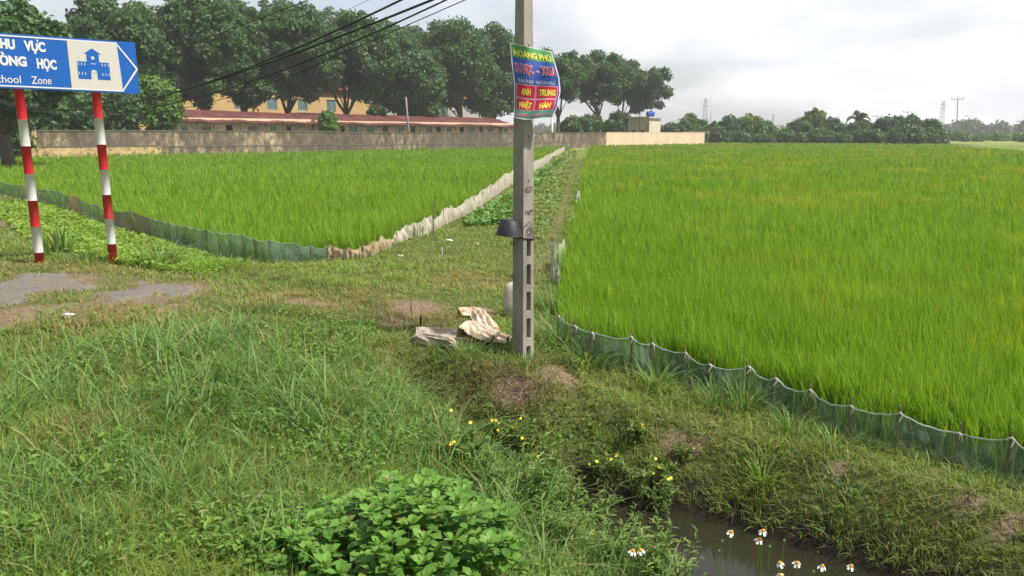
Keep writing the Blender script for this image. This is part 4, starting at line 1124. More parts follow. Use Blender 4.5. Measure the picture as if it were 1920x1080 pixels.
shed('red roofed open fronted shed, left one, up to the break behind the small round tree', S(333, 5), S(588, 5), 2.72, 2.62, 4.0, 3.75,
     [(340,352),(377,396),(465,485),(507,519)], [(424,437),(537,547)], [371,402,452,488,500,531,553,580])
shed('long red roofed shed with cream wall, right one, reaching behind the concrete pole', S(592, 5), S(966, 5), 2.62, 2.5, 3.85, 3.7,
     [(596,604),(657,670),(688,703),(747,757),(800,810),(838,846),(880,890),(915,925),(945,952)], [(638,647),(718,728),(770,779),(818,827),(862,870),(900,906),(936,941)], list(range(612, 965, 22)))

# ------------------------------------------------------------------ school buildings and house
M['yel'] = plain('yellow_render', (.62, .42, .19), .9, .2, .35); M['greyr'] = plain('pale_grey_render', (.50, .47, .46), .9, .2, .3); M['tile'] = plain('red_tiles', (.30, .10, .06), .8, .3, 2); M['pinkr'] = plain('pinkish_trim', (.52, .36, .32), .9)
def block(name, label, px0, px1, o, zt, wall_, floors, pitch, ww, m_roof, depth=9, skip=()):
    s0, s1 = S(px0, o), S(px1, o); e_ = empty(name, W(s0, o, -.4), label, 'building'); hs = []
    n = int((s1 - s0 - 2) / pitch)
    for fl in floors:
        for i in range(n):
            a = s0 + 1.2 + pitch * i
            hs.append((a, a + ww, fl, fl + 1.6))
    wb = wall_with(MB(), s0, s1, o, -.4, zt, hs); wbox(wb, s0, s1, o + depth - .3, o + depth, -.4, zt); wbox(wb, s0, s0 + .2, o + .01, o + depth - .31, -.4, zt); wbox(wb, s1 - .2, s1, o + .01, o + depth - .31, -.4, zt)
    wb.build('wall', wall_, e_)
    for fl in floors: mb1(s0, s1, o - .25, o - .005, fl - 1.25, fl - 1.05).build('floor_band', M['pinkr'] if wall_ is M['greyr'] else wall_, e_)
    for h in hs: window(*h, o, e_)
    mb = MB(); v = [W(s0 - .6, o - .7, zt), W(s1 + .6, o - .7, zt), W(s1 + .6, o + depth + .7, zt), W(s0 - .6, o + depth + .7, zt), W(s0 + 3, o + depth / 2, zt + 1.3), W(s1 - 3, o + depth / 2, zt + 1.3)]
    mb.add(v, [(3, 2, 1, 0), (0, 1, 5, 4), (1, 2, 5), (2, 3, 4, 5), (3, 0, 4)]); mb.build('roof', m_roof, e_)
    return e_
block('school_building', 'long yellow school building with teal windows behind the big trees', 128, 700, 26, 7.6, M['yel'], (1.3, 4.6, 7.0)[:2], 4.6, 1.5, M['tile'])
block('school_building', 'pale grey school building with pinkish bands right of the yellow one, behind the trees', 726, 925, 24, 7.0, M['greyr'], (1.6, 4.6), 3.2, 1.3, M['tile'])
# small flat roofed house
o_ = 6; sc_ = S(1217, o_); Wd, Dp_ = 3.5, 4.4
e_ = empty('small_house', W(sc_, o_, -.4), 'small cream flat roofed house with two dark windows above the cream wall', 'house')
M['cream'] = plain('cream_render', (.62, .54, .43), .9, .12, .8); M['conc2'] = plain('pale_concrete', (.50, .47, .43), .9, .2, 1.5)
zt = 4.1
# its left-hand face is the side turned to the camera (s = sc_), its right-hand face looks at the field (o = o_)
mb = MB(); v = lambda s, o, z: W(s, o, z)
holes = [(o_ + 1.0, o_ + 1.75, .9, 2.15), (o_ + 2.6, o_ + 3.55, .9, 2.15)]
oo = sorted({o_, o_ + Dp_, *[h[0] for h in holes], *[h[1] for h in holes]}); zz = [-.4, .9, 2.15, zt]
for a, b in zip(oo[:-1], oo[1:]):
    for c_, d_ in zip(zz[:-1], zz[1:]):
        if any(h[0] < (a + b) / 2 < h[1] and h[2] < (c_ + d_) / 2 < h[3] for h in holes): continue
        mb.add([v(sc_, a, c_), v(sc_, b, c_), v(sc_, b, d_), v(sc_, a, d_)], [(0, 1, 2, 3)])
mb.add([v(sc_, o_, -.4), v(sc_ + Wd, o_, -.4), v(sc_ + Wd, o_, zt), v(sc_, o_, zt)], [(0, 1, 2, 3)])
mb.add([v(sc_ + Wd, o_, -.4), v(sc_ + Wd, o_ + Dp_, -.4), v(sc_ + Wd, o_ + Dp_, zt), v(sc_ + Wd, o_, zt)], [(0, 1, 2, 3)])
mb.add([v(sc_, o_ + Dp_, -.4), v(sc_ + Wd, o_ + Dp_, -.4), v(sc_ + Wd, o_ + Dp_, zt), v(sc_, o_ + Dp_, zt)], [(0, 1, 2, 3)])
mb.build('wall', M['cream'], e_)
mb1(sc_ - .5, sc_ + Wd + .3, o_ - .3, o_ + Dp_ + .5, zt, zt + .28).build('roof_slab', M['conc2'], e_)
for h in holes:
    wn = mb1(sc_ + .12, sc_ + .16, h[0], h[1], h[2], h[3]).build('window', plain('brown_shutter', (.09, .05, .05), .7), e_)
    f = MB(); wbox(f, sc_ + .04, sc_ + .12, h[0], h[0] + .06, h[2], h[3]); wbox(f, sc_ + .04, sc_ + .12, h[1] - .06, h[1], h[2], h[3]); wbox(f, sc_ + .04, sc_ + .12, h[0] + .06, h[1] - .06, h[3] - .06, h[3]); f.build('frame', M['timber'], wn)
mb = MB(); mb.tube([W(sc_ - .12, o_ + .45, .6), W(sc_ - .12, o_ + .45, 2.9), W(sc_ - .12, o_ + .15, 3.0)], .05, 6); mb.build('drain_pipe', M['timber'], e_)
M['tank'] = plain('blue_tank', (.03, .08, .42), .35, .15, 2)
e_ = empty('water_tank', W(sc_ + 1.5, o_ + .9, zt + .28), 'blue ribbed water tank on the flat roof of the small house', 'water tank')
mb = MB(); c0 = W(sc_ + 1.0, o_ + 1.3, zt + .78); c1 = W(sc_ + 2.2, o_ + .5, zt + .78); mb.tube([c0.lerp(c1, t) for t in (0, .04, .2, .22, .5, .52, .8, .82, .96, 1)], [.25, .4, .47, .44, .47, .44, .47, .44, .4, .25], 18); mb.build('tank_body', M['tank'], e_, smooth=True)
mb = MB(); m_ = c0.lerp(c1, .55); mb.tube([m_ + Vector((0, 0, .4)), m_ + Vector((0, 0, .6))], [.2, .17], 10); mb.build('lid', M['tank'], e_)
mb = MB(); 
for t in (.2, .8): p_ = c0.lerp(c1, t); mb.box((p_.x, p_.y, zt + .36), (.5, .12, .16))
mb.build('stand', M['timber'], e_)
# plain poles by the wall
M['polec'] = plain('grey_pole', (.26, .24, .22), .9, .2, 1)
def pole_(px, yt, yb_or_z, D, lb, r=.12, px_top=None, m=None, name='utility_pole', cat='pole'):
    b = P(px, 250, D); mb = MB(); t = P(px_top or px, yt, D)
    mb.tube([Vector((b.x, b.y, -.5)), t], [r, r * .7], 8)
    return tag(mb.build(name, m or M['polec'], smooth=True), lb, cat)
def Dof(px, o): return W(S(px, o), o).y
pole_(768, 182, 0, Dof(765, 1.5), 'grey leaning concrete post behind the old wall in front of the shed', .14, 761)
pole_(1200, 214, 0, Dof(1200, 3.5), 'dark slim post standing in front of the small flat roofed house', .11, None, M['timber'])
pole_(1035, 214, 0, Dof(1035, 4), 'short white painted post just right of the concrete pole behind the wall', .22, None, M['white'])

# ------------------------------------------------------------------ trees
def crown(lobes, nleaf, size, flat_=.8, dryp=.01, up=.25):
    """leaf sprays spread over a set of lobes (centre, radius)"""
    C_ = np.array([l[0] for l in lobes]); r = np.array([l[1] for l in lobes]); pr = r ** 2 / (r ** 2).sum()
    k = RS.choice(len(lobes), nleaf, p=pr); d = norm(RS.normal(0, 1, (nleaf, 3)))
    # sub clumps so that the edge is uneven
    bump = 1 + .22 * np.sin(d[:, 0] * 7 + k) * np.sin(d[:, 1] * 6 + k * 2) * np.cos(d[:, 2] * 5 + k)
    rad = r[k] * bump * (.55 + .45 * RS.rand(nleaf) ** .45) * np.where(RS.rand(nleaf) < .11, RS.uniform(1.1, 1.42, nleaf), 1)
    p = C_[k] + d * rad[:, None] * np.array([1, 1, flat_])
    n_ = norm(d * .8 + RS.normal(0, .55, (nleaf, 3)) + np.array([0, 0, up]))
    t = norm(np.cross(n_, RS.normal(0, 1, (nleaf, 3)))); t[:, 2] -= .25; t = norm(t); b = np.cross(n_, t)
    s = size * RS.uniform(.55, 1.35, nleaf)
    dd = np.where(RS.rand(nleaf) < dryp, .6, 0.)
    lobev = RS.rand(len(lobes))[k]
    return stamp(CARD_V, CARD_F, p, t * s[:, None], b * (s * .75)[:, None], n_ * s[:, None], {'rnd': np.clip(.6 * RS.rand(nleaf) + .4 * lobev, 0, 1), 'dry': dd})
def tree(name, label, cat, pxL, pxR, yT, yB, D, nleaf=7000, size=.34, mat_='crown', trunk=None, lobes_n=36, group=None, forks=4, gap=.5, zbase=-.5, shape='round', tr=.28, lobe=.30, depth=.85):
    t0 = P((pxL + pxR) / 2, yT, D); b0 = P((pxL + pxR) / 2, yB, D); a = (P(pxR, yT, D).x - P(pxL, yT, D).x) / 2; c_ = (t0.z - b0.z) / 2
    cz = (t0.z + b0.z) / 2; cx = t0.x
    lobes = []
    for i in range(lobes_n):
        for _ in range(30):
            q = np.array([random.uniform(-1, 1) for _ in range(3)]); rr = np.linalg.norm(q)
            if gap < rr < 1.0: break
        if shape == 'dome' and q[2] < 0: q[2] *= .75; 
        s = random.uniform(.55, 1.4) * lobe
        fx = (1 - s * .8)
        lobes.append(((cx + q[0] * a * fx, D + q[1] * a * depth * fx, cz + q[2] * c_ * (1 - s * .6)), s * min(a, c_)))
    for i in range(max(3, lobes_n // 6)): lobes.append(((cx + random.uniform(-.35, .35) * a, D + random.uniform(-.3, .3) * a, cz + random.uniform(-.3, .4) * c_), lobe * 1.5 * min(a, c_)))
    e_ = empty(name, (cx, D, zbase), label, cat, group)
    v = crown(lobes, nleaf, size); me = npmesh('crown', v[0], v[1], v[2], v[3]); link('crown', me, M[mat_], e_)
    if trunk is not None:
        tb = P(trunk, 250, D); mb = MB(); base = Vector((tb.x, D, zbase)); H_ = cz - c_ * .75 - zbase
        H_ = max(H_, (cz - zbase) * .38)
        fk = base + Vector((random.uniform(-.1, .1), 0, H_ * .62)); 
        mb.tube([base, base.lerp(fk, .5) + Vector((random.uniform(-.08, .08), 0, 0)), fk], [tr * 1.25, tr, tr * .92], 9)
        hi = sorted(lobes, key=lambda l: random.random())[:forks + 5]
        for j, l in enumerate(hi):
            tgt = Vector(l[0]); st = fk if j < forks else fk.lerp(base, -.0)
            m1_ = st.lerp(tgt, .45) + Vector((random.uniform(-.4, .4), random.uniform(-.4, .4), random.uniform(.2, .9)))
            r_ = tr * (.62 if j < forks else .3)
            mb.tube([st - Vector((0, 0, .12)), st.lerp(m1_, .5) + Vector((random.uniform(-.15, .15), 0, -.15)), m1_, tgt], [r_, r_ * .8, r_ * .6, r_ * .2], 7)
        mb.build('trunk', M['bark'], e_, smooth=True)
    return e_
BIG = 'tall trees in the row behind the old wall'
for px0, px1, yt, yb, o, tk, lb, nl in [
    (-75, 118, 4, 215, -14, 10, 'broad feathery tree at the far left edge above the sign board', 15000),
    (138, 275, -30, 205, 13, 200, 'tall dense tree right above the blue arrow end of the sign board', 15000),
    (225, 365, 20, 185, 16, 290, 'dense rounded tree second from the sign, overhanging the shed roof end', 15000),
    (322, 440, -25, 190, 13, 388, 'tall dark tree in the row over the left shed roof', 15000),
    (415, 512, 8, 190, 14, 462, 'tall dark tree with hanging low branches left of the forked trunk', 14000),
    (480, 625, 6, 175, 12, 541, 'big tree with a stout dark forked trunk rising behind the left shed', 15000),
    (590, 722, 26, 172, 13, 652, 'big tree with slim Y shaped trunk above the small round tree', 14000),
    (690, 812, 48, 215, 13, 752, 'dense dark tree above the leaning concrete post', 14000),
    (778, 905, 32, 192, 13, 866, 'tall loose crowned tree with a visible trunk in front of the grey building', 13000),
    (868, 985, 38, 222, 14, 925, 'tall dark tree partly behind the left edge of the concrete pole', 13000),
    (180, 300, 10, 150, 40, 240, 'dark tree of the back row behind the sign arrow, left of the others', 9000),
    (285, 400, 0, 150, 40, 330, 'dark tree of the back row above the left end of the school building', 9000),
    (365, 480, 0, 150, 40, 420, 'dark tree of the back row above the left half of the shed roof', 9000),
    (455, 580, 5, 150, 40, 500, 'dark tree of the back row left of the stout forked trunk', 9000),
    (560, 690, 20, 150, 40, 600, 'dark tree of the back row between the forked trunk and the Y shaped trunk', 9000),
    (660, 780, 45, 150, 40, 720, 'dark tree of the back row at the right end of the school building', 9000),
    (740, 860, 52, 150, 40, 810, 'dark tree of the back row above the grey building', 8000),
    (840, 960, 55, 150, 40, 900, 'dark tree of the back row right of the grey building', 8000),
    (985, 1078, 92, 205, 12, 1046, 'tree with bare leaning trunk just right of the poster', 10000),
    (1048, 1178, 96, 200, 12, 1122, 'spreading tree with open forked limbs between the pole and the small house', 12000),
    (1142, 1252, 116, 212, 16, 1165, 'rounded tree standing directly behind the small flat roofed house', 13000)]:
    D = Dof((px0 + px1) / 2, o) if o > 0 else 44
    tree('tree', lb, 'tree', px0 - 30, px1 + 30, yt - 8, yb + (22 if o < 18 and px0 < 960 else 0), D, int(nl * 2.6), .23 + D * .0010, 'crown', tk, 95, BIG, 4, .30, tr=.32, lobe=.20)
e_ = tree('small_tree', 'small bright round tree growing at the old wall in front of the shed roof', 'tree', 593, 638, 203, 258, Dof(615, 1.2), 3500, .26, 'crown_b', 617, 16, None, 3, .2, tr=.09, lobe=.4)
UND = 'bushes behind the old wall'
for px0, px1, yt, yb, o, lb, mt, nl in [
    (-60, 60, 150, 296, -.8, 'dark shrub mass at the far left end beyond the wall pillar', 'crown', 9000),
    (25, 128, 168, 262, 3, 'dark bushy tree between the two striped posts above the wall', 'crown', 8000),
    (105, 190, 172, 262, 3, 'dark green bush left of the second striped post above the wall', 'crown', 7000),
    (165, 262, 158, 262, 4, 'leafy bush right of the second striped post above the wall', 'crown', 8000),
    (235, 340, 128, 258, 4, 'lighter green leafy bush at the left end of the shed roof', 'crown_b', 9000),
    (685, 730, 198, 222, 9.8, 'dark low bush above the shed roof right of the Y shaped trunk', 'crown', 2500),
    (780, 830, 186, 222, 10, 'sparse light bush above the shed roof left of the grey building', 'crown_b', 2500),
    (1046, 1092, 213, 262, 5, 'dark low bush behind the wall right of the white post', 'crown', 3500),
    (1078, 1134, 206, 262, 6, 'rounded bush under the spreading tree behind the wall', 'crown', 4000),
    (1122, 1176, 219, 262, 6, 'low dark bush left of the small flat roofed house', 'crown', 3500),
    (1140, 1182, 200, 262, 12, 'tall dark bush against the left side of the small house', 'crown', 3500)]:
    D = Dof((px0 + px1) / 2, o) if px1 > 60 or o > 0 else W(S(20, 0), 0).y - 1
    tree('bush', lb, 'bush', px0, px1, yt, yb, D, nl, .26 + D * .0011, mt, None, 22, UND, 0, .2, lobe=.38)
FARG = 'trees at the far edge of the right field'
for px0, px1, yt, yb, D, lb, mt, nl, tk in [
    (1243, 1292, 232, 266, 146, 'low dark shrub just right of the small house', 'crown', 3000, None),
    (1272, 1326, 213, 266, 150, 'rounded dark tree above the right end of the cream wall', 'crown', 5000, 1300),
    (1322, 1360, 230, 266, 148, 'small dark tree between the cream wall end and the taller bushes', 'crown', 2500, 1340),
    (1350, 1392, 218, 266, 150, 'dark loose bush left of the rounded pale topped tree', 'crown', 3500, 1370),
    (1385, 1432, 216, 266, 150, 'rounded pale topped tree left of the slim concrete pole', 'crown_b', 5000, 1408),
    (1420, 1448, 226, 266, 152, 'small bushy tree touching the slim concrete pole on its left', 'crown', 2000, None),
    (1478, 1530, 224, 266, 150, 'dark rounded tree below the pale loose crowned one', 'crown', 4500, 1503),
    (1505, 1550, 206, 240, 156, 'pale loose crowned tree rising highest right of the banana plants', 'crown_b', 3200, 1528),
    (1545, 1590, 222, 266, 151, 'dark bush left of the coconut palm', 'crown', 3500, 1565),
    (1585, 1650, 228, 266, 150, 'low dark bush in front of the coconut palm', 'crown', 4500, 1612),
    (1645, 1690, 220, 266, 148, 'dark tree left of the largest crown at the right field corner', 'crown', 4500, 1660),
    (1672, 1728, 214, 266, 150, 'large dark tree in the right corner clump, middle crown', 'crown', 6500, 1702),
    (1712, 1764, 222, 268, 148, 'dark wide tree ending the row at the right field corner', 'crown', 5500, 1738),
    (1752, 1774, 248, 268, 147, 'small light shrub at the foot of the last tree in the row', 'crown_b', 900, None),
    (1450, 1490, 240, 266, 154, 'low bushes under the banana plants', 'crown_b', 1800, None)]:
    tree('tree' if tk else 'bush', lb, 'tree' if tk else 'bush', px0 - 7, px1 + 7, yt - 3, yb + 3, D, int(nl * 1.25), .42, mt, tk, 34, FARG, 3, .2, tr=.22, lobe=.30)
# banana plants and palm
def banana(px, D, h, lb):
    b = P(px, 250, D); b.z = -.4; e_ = empty('banana_plant', b, lb, 'plant', 'banana plants at the far field edge')
    mb = MB(); mb.tube([b, b + Vector((0, 0, h * .5))], [.22, .14], 8); mb.build('stem', M['stem'], e_)
    for j in range(9):
        az = j * 2.4 + random.random(); L_ = h * random.uniform(.45, .6); el = random.uniform(.5, 1.25); st = b + Vector((0, 0, h * .45)); V = []
        for i in range(7):
            t = i / 6; r_ = L_ * t * math.cos(el) + .15 * L_ * t * t; z_ = L_ * t * math.sin(el) - L_ * .45 * t * t * t
            p = st + Vector((math.cos(az) * r_, math.sin(az) * r_, z_)); w_ = .34 * math.sin(math.pi * (.12 + .86 * t)) + .02; sd_ = Vector((-math.sin(az), math.cos(az), 0)) * w_
            V += [p - sd_ + Vector((0, 0, -.1)), p, p + sd_ + Vector((0, 0, -.1))]
        mb = MB(); mb.add(V, [(i * 3 + k, i * 3 + k + 1, i * 3 + k + 4, i * 3 + k + 3) for i in range(6) for k in (0, 1)])
        mb.build('leaf', M['bananaleaf'], e_)
M['bananaleaf'] = leafmat('banana_leaf', (.16, .26, .06), (.22, .32, .08))
banana(1440, 153, 4.2, 'pale banana plant close by the slim concrete pole'); banana(1460, 152, 4.6, 'banana plant with torn leaves right of the slim concrete pole'); banana(1474, 153, 5.6, 'tallest banana plant beside the dark rounded tree'); banana(1556, 153, 5.0, 'upright banana plant right of the pale loose crowned tree'); banana(1425, 154, 5.2, 'banana plant rising behind the small bushy tree'); banana(1372, 155, 5.5, 'banana plant behind the dark loose bush at left')
pb = P(1612, 250, 153); pb.z = -.4; e_ = empty('coconut_palm', pb, 'coconut palm with spreading fronds in the far tree row', 'palm')
tp = P(1610, 224, 153); mb = MB(); mb.tube([pb, pb.lerp(tp, .5) + Vector((.15, 0, 0)), tp], [.22, .17, .14], 8); mb.build('trunk', M['bark'], e_)
M['frond'] = leafmat('palm_frond', (.10, .15, .06), (.16, .22, .08))
for j in range(17):
    az = j * 2.39; L_ = random.uniform(2.9, 3.9); el = random.choice([.25, .6, .95, 1.25]) + random.uniform(-.1, .1); mb = MB(); pr_ = None; pts = []
    for i in range(9):
        t = i / 8; r_ = L_ * t * math.cos(el) * (1 - .1 * t); z_ = L_ * t * math.sin(el) - L_ * .55 * t ** 2.3
        pts.append(tp + Vector((math.cos(az) * r_, math.sin(az) * r_, z_)))
    mb.tube(pts, [.05, .045, .04, .035, .03, .025, .02, .02, .01], 5); sd_ = Vector((-math.sin(az), math.cos(az), 0))
    for i in range(1, 9):
        for sg_ in (-1, 1):
            for q_ in (0, .25, .5, .75):
                p = pts[i].lerp(pts[i - 1], q_); l_ = .62 * math.sin(math.pi * (.15 + .8 * i / 8)); tdir = (pts[i] - pts[i - 1]).normalized()
                tip_ = p + sd_ * sg_ * l_ + tdir * .25 - Vector((0, 0, .28)); mb.add([p, p + tdir * .2, tip_ + tdir * .1, tip_], [(0, 1, 2, 3)])
    mb.build('frond', M['frond'], e_)
# poles and pylons far off
M['farpole'] = plain('far_grey', (.22, .22, .22), .9, .1, 1)
def tpole(px, yt, D, lb, arm=1.6, r=.17, zb=-.5):
    b = P(px, 250, D); e_ = empty('power_pole', (b.x, b.y, zb), lb, 'power pole', 'distant power poles'); t = P(px, yt, D)
    mb = MB(); mb.tube([Vector((b.x - .3, b.y, zb)), t], [r, r * .6], 8); mb.build('shaft', M['farpole'], e_)
    mb = MB(); mb.tube([t + Vector((-arm, 0, -.5)), t + Vector((arm, 0, -.5))], .09, 5); mb.build('crossarm', M['farpole'], e_)
    for x in (-arm, 0, arm): mb = MB(); mb.tube([t + Vector((x, 0, -.5)), t + Vector((x, 0, .3 if x == 0 else .1))], .11, 6); mb.build('insulator', M['farpole'], e_)
tpole(1796, 183, 262, 'tall grey power pole with crossarm standing alone right of the tree row', 1.9, .2)
tpole(1645, 216, 330, 'faint power pole top behind the trees left of the largest crown', 1.8, .16); tpole(1702, 208, 330, 'faint power pole top rising above the largest dark crown', 1.8, .16)
tpole(1840, 234, 190, 'short thin pole with crossarm at the edge of the far yellowish field', .8, .09); tpole(1881, 229, 300, 'thin pole among the distant scrub at the right', 1.0, .13)
pole_(1450, 213, 0, 147, 'slim concrete pole in front of the banana plants', .13); pole_(1573, 217, 0, 300, 'thin distant post above the dark bush left of the palm', .16, None, M['farpole']); pole_(1333, 208, 0, 420, 'thin distant mast beside the left pylon', .2, None, M['farpole'])
def pylon(px, yt, D, lb):
    b = P(px, 250, D); t = P(px, yt, D); h = t.z + .5; mb = MB()
    def c(z, sx, sy): w_ = 1.5 * (1 - z / h) ** 1.0 + .5; return Vector((b.x + sx * w_, b.y + sy * w_, z - .5))
    n = 9; zs = [h * i / n for i in range(n + 1)]
    for sx in (-1, 1):
        for sy in (-1, 1): mb.tube([c(z, sx, sy) for z in zs], .10, 4)
    for i in range(n):
        for (s1_, s2_) in (((-1, -1), (1, -1)), ((1, -1), (1, 1)), ((1, 1), (-1, 1)), ((-1, 1), (-1, -1))):
            mb.tube([c(zs[i], *s1_), c(zs[i + 1], *s2_)], .08, 3); mb.tube([c(zs[i + 1], *s1_), c(zs[i + 1], *s2_)], .08, 3)
    for z in (h * .8, h * .9): mb.tube([Vector((b.x - 3, b.y, z - .5)), Vector((b.x + 3, b.y, z - .5))], .14, 4)
    tag(mb.build('pylon', M['farpole']), lb, 'pylon')
pylon(1320, 184, 560, 'faint lattice pylon above the left end of the far tree row'); pylon(1763, 190, 620, 'faint lattice pylon left of the tall power pole')
# far wood and scrub
def belt(name, lb, a0, a1, D0, D1, hmin, hmax, n, size, m, zb=-.5):
    L_ = []; k = int(n / 400)
    for i in range(k):
        a = a0 + (a1 - a0) * (i + random.random()) / k; D = random.uniform(D0, D1); h = random.uniform(hmin, hmax) * (.7 + .5 * float(vnoise(a * 60, 1, 1, 4)))
        L_.append(((D * math.sin(a), D * math.cos(a), zb + h * .5), h * .55))
    v = crown(L_, n, size, .95)
    return tag(link(name, npmesh(name, v[0], v[1], v[2], v[3]), m), lb, 'trees', kind='stuff')
belt('far_wood', 'low bluish line of trees on the horizon', -.75, .75, 430, 500, 4.0, 8.5, 90000, 1.5, M['far_wood'])
belt('scrub', 'rough yellow green scrub strip beyond the right field', .49, .80, 215, 262, 1.0, 2.4, 22000, .7, M['crown_b'])
belt('scrub', 'low weeds along the far edge of the right field', .19, .50, 149, 158, 1.2, 3.4, 26000, .45, M['crown'])

# ------------------------------------------------------------------ foreground plants
def leaves(O, d, size, wr, droop=0, rnd=None):
    n = len(O); up = np.tile([0, 0, 1.], (n, 1)); X_ = norm(d); Y_ = norm(np.cross(up + RS.normal(0, .15, (n, 3)), X_)); Z_ = np.cross(X_, Y_)
    s = size[:, None]
    return stamp(LEAF_V, LEAF_F, O, X_ * s, Y_ * s * wr, Z_ * s, {'rnd': rnd if rnd is not None else RS.rand(n), 'dry': (RS.rand(n) < .02) * .6})
def leafy_bush():
    c = T(712, 1085); e_ = empty('leafy_bush', c, 'bright broad leaved bush at the bottom centre of the picture', 'bush')
    mb = MB(); O = []; Dv = []; Sz = []; rn = []
    for i in range(270):
        a = random.uniform(0, 2 * math.pi); r_ = math.sqrt(random.random()); rx, ry = .60 * r_, .46 * r_
        tx, ty = c.x + math.cos(a) * rx, c.y + math.sin(a) * ry
        topz = c.z + .30 * math.sqrt(max(0, 1 - .80 * r_ * r_)) * random.uniform(.68, 1.16) + (.05 if tx > c.x else -.04)
        bx, by = c.x + math.cos(a) * rx * .6, c.y + math.sin(a) * ry * .6; bz = float(H(bx, by)[0])
        tip_ = Vector((tx, ty, topz)); bs = Vector((bx, by, bz)); mid = bs.lerp(tip_, .6) + Vector((random.uniform(-.02, .02), random.uniform(-.02, .02), .03))
        mb.tube([bs, mid, tip_], [.003, .0022, .0015], 4, cap=False)
        q_ = random.random()
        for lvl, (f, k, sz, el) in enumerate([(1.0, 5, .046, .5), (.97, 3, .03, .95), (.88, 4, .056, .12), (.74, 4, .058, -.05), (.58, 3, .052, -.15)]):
            p = mid.lerp(tip_, (f - .5) * 2) if f > .5 else mid
            a0 = random.uniform(0, 6.3)
            for j in range(k):
                aa = a0 + j * 2 * math.pi / k + random.uniform(-.3, .3); ee = el + random.uniform(-.25, .25)
                dd = (math.cos(aa) * math.cos(ee), math.sin(aa) * math.cos(ee), math.sin(ee))
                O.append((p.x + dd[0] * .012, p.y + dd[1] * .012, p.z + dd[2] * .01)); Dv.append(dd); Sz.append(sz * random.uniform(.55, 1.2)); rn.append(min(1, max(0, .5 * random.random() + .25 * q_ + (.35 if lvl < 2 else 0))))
    mb.build('stems', M['stem'], e_)
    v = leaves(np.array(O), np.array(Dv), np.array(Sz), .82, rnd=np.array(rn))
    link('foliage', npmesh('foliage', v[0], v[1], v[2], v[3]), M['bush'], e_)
leafy_bush()
M['petal'] = plain('white_petal', (.85, .85, .80), .5, .05); M['disc'] = plain('orange_disc', (.75, .33, .03), .7, .3, 400); M['ypetal'] = plain('yellow_petal', (.85, .66, .06), .5, .1)
def weed(px, py, h, lb, flowers, rr=.10, ns=9, c=None):
    c = c or T(px, py); e_ = empty('flowering_weed', c, lb, 'plant', 'yellow flowered weeds on the ditch bank'); mb = MB(); O = []; Dv = []; Sz = []; tips = []
    for i in range(ns):
        a = random.uniform(0, 6.28); l_ = rr * random.uniform(.3, 1.6); top = c + Vector((math.cos(a) * l_, math.sin(a) * l_, h * random.uniform(.6, 1.05))); mid = c.lerp(top, .5) + Vector((0, 0, .03))
        base = c + Vector((math.cos(a) * l_ * .3, math.sin(a) * l_ * .3, -.03)); mb.tube([base, mid, top], [.0035, .0028, .0015], 4, cap=False); tips.append(top)
        for k in range(26):
            t = random.uniform(.1, 1); p = base.lerp(mid, t * 2) if t < .5 else mid.lerp(top, t * 2 - 1); aa = random.uniform(0, 6.28); ee = random.uniform(-.1, .9)
            O.append(tuple(p)); Dv.append((math.cos(aa) * math.cos(ee), math.sin(aa) * math.cos(ee), math.sin(ee))); Sz.append(random.uniform(.03, .062))
    mb.build('stems', M['bark'] if random.random() < .3 else M['stem'], e_); v = leaves(np.array(O), np.array(Dv), np.array(Sz), .26); link('foliage', npmesh('foliage', v[0], v[1], v[2], v[3]), M['weed'], e_)
    for k in range(flowers):
        t = tips[k % len(tips)] + Vector((random.uniform(-.03, .03), random.uniform(-.03, .03), random.uniform(-.02, .012))); fl = MB(); tilt = Vector((random.uniform(-.4, .4), -.75, .6)).normalized(); a = tilt.orthogonal().normalized(); b = tilt.cross(a)
        for j in range(4):
            u = a * math.cos(j * 1.571) + b * math.sin(j * 1.571); w_ = tilt.cross(u); r_ = random.uniform(.010, .0135)
            fl.add([t, t + u * r_ * .6 + w_ * r_ * .55, t + u * r_ + w_ * r_ * .2 + tilt * .002, t + u * r_ - w_ * r_ * .2 + tilt * .002, t + u * r_ * .6 - w_ * r_ * .55], [(0, 4, 3, 2, 1)])
        fl.build('flower', M['ypetal'], e_)
for px, py, h, fl, lb in [
    (880, 880, .26, 3, 'weed with small yellow flowers nearest the left head of the ditch'), (935, 860, .30, 4, 'yellow flowered weed left of centre on the ditch bank'), (985, 850, .28, 4, 'yellow flowered weed below the brown dead grass'),
    (905, 930, .30, 1, 'tall narrow leaved weed just above the broad leaved bush'), (985, 935, .36, 1, 'narrow leaved weed in the middle of the near bank'), (1050, 960, .38, 0, 'narrow leaved weed without flowers near the dark hollow'),
    (1130, 905, .20, 3, 'low weed with paired yellow flowers beside the dark hollow'), (1195, 930, .26, 4, 'yellow flowered weed at the middle of the far bank edge'), (1250, 905, .16, 3, 'small weed with orange yellow flowers on the far bank'),
    (1195, 830, .14, 3, 'small yellow flowered weed highest up the far bank'), (1235, 985, .36, 2, 'bushy narrow leaved weed leaning over the open water'), (1130, 1000, .36, 0, 'dense narrow leaved weed at the near water edge'),
    (820, 810, .14, 1, 'single small yellow flower in the grass below the concrete block'), (1190, 1040, .30, 0, 'narrow leaved weed left of the white flowers'), (1060, 1045, .30, 0, 'narrow leaved weed at the bottom edge right of the broad leaved bush'),
    (1282, 870, .12, 3, 'tiny reddish weed with pale yellow flowers at the bare soil of the far bank')]:
    weed(px, py, h, lb, fl, rr=.11 if h > .2 else .07, ns=12 if h > .2 else 7)
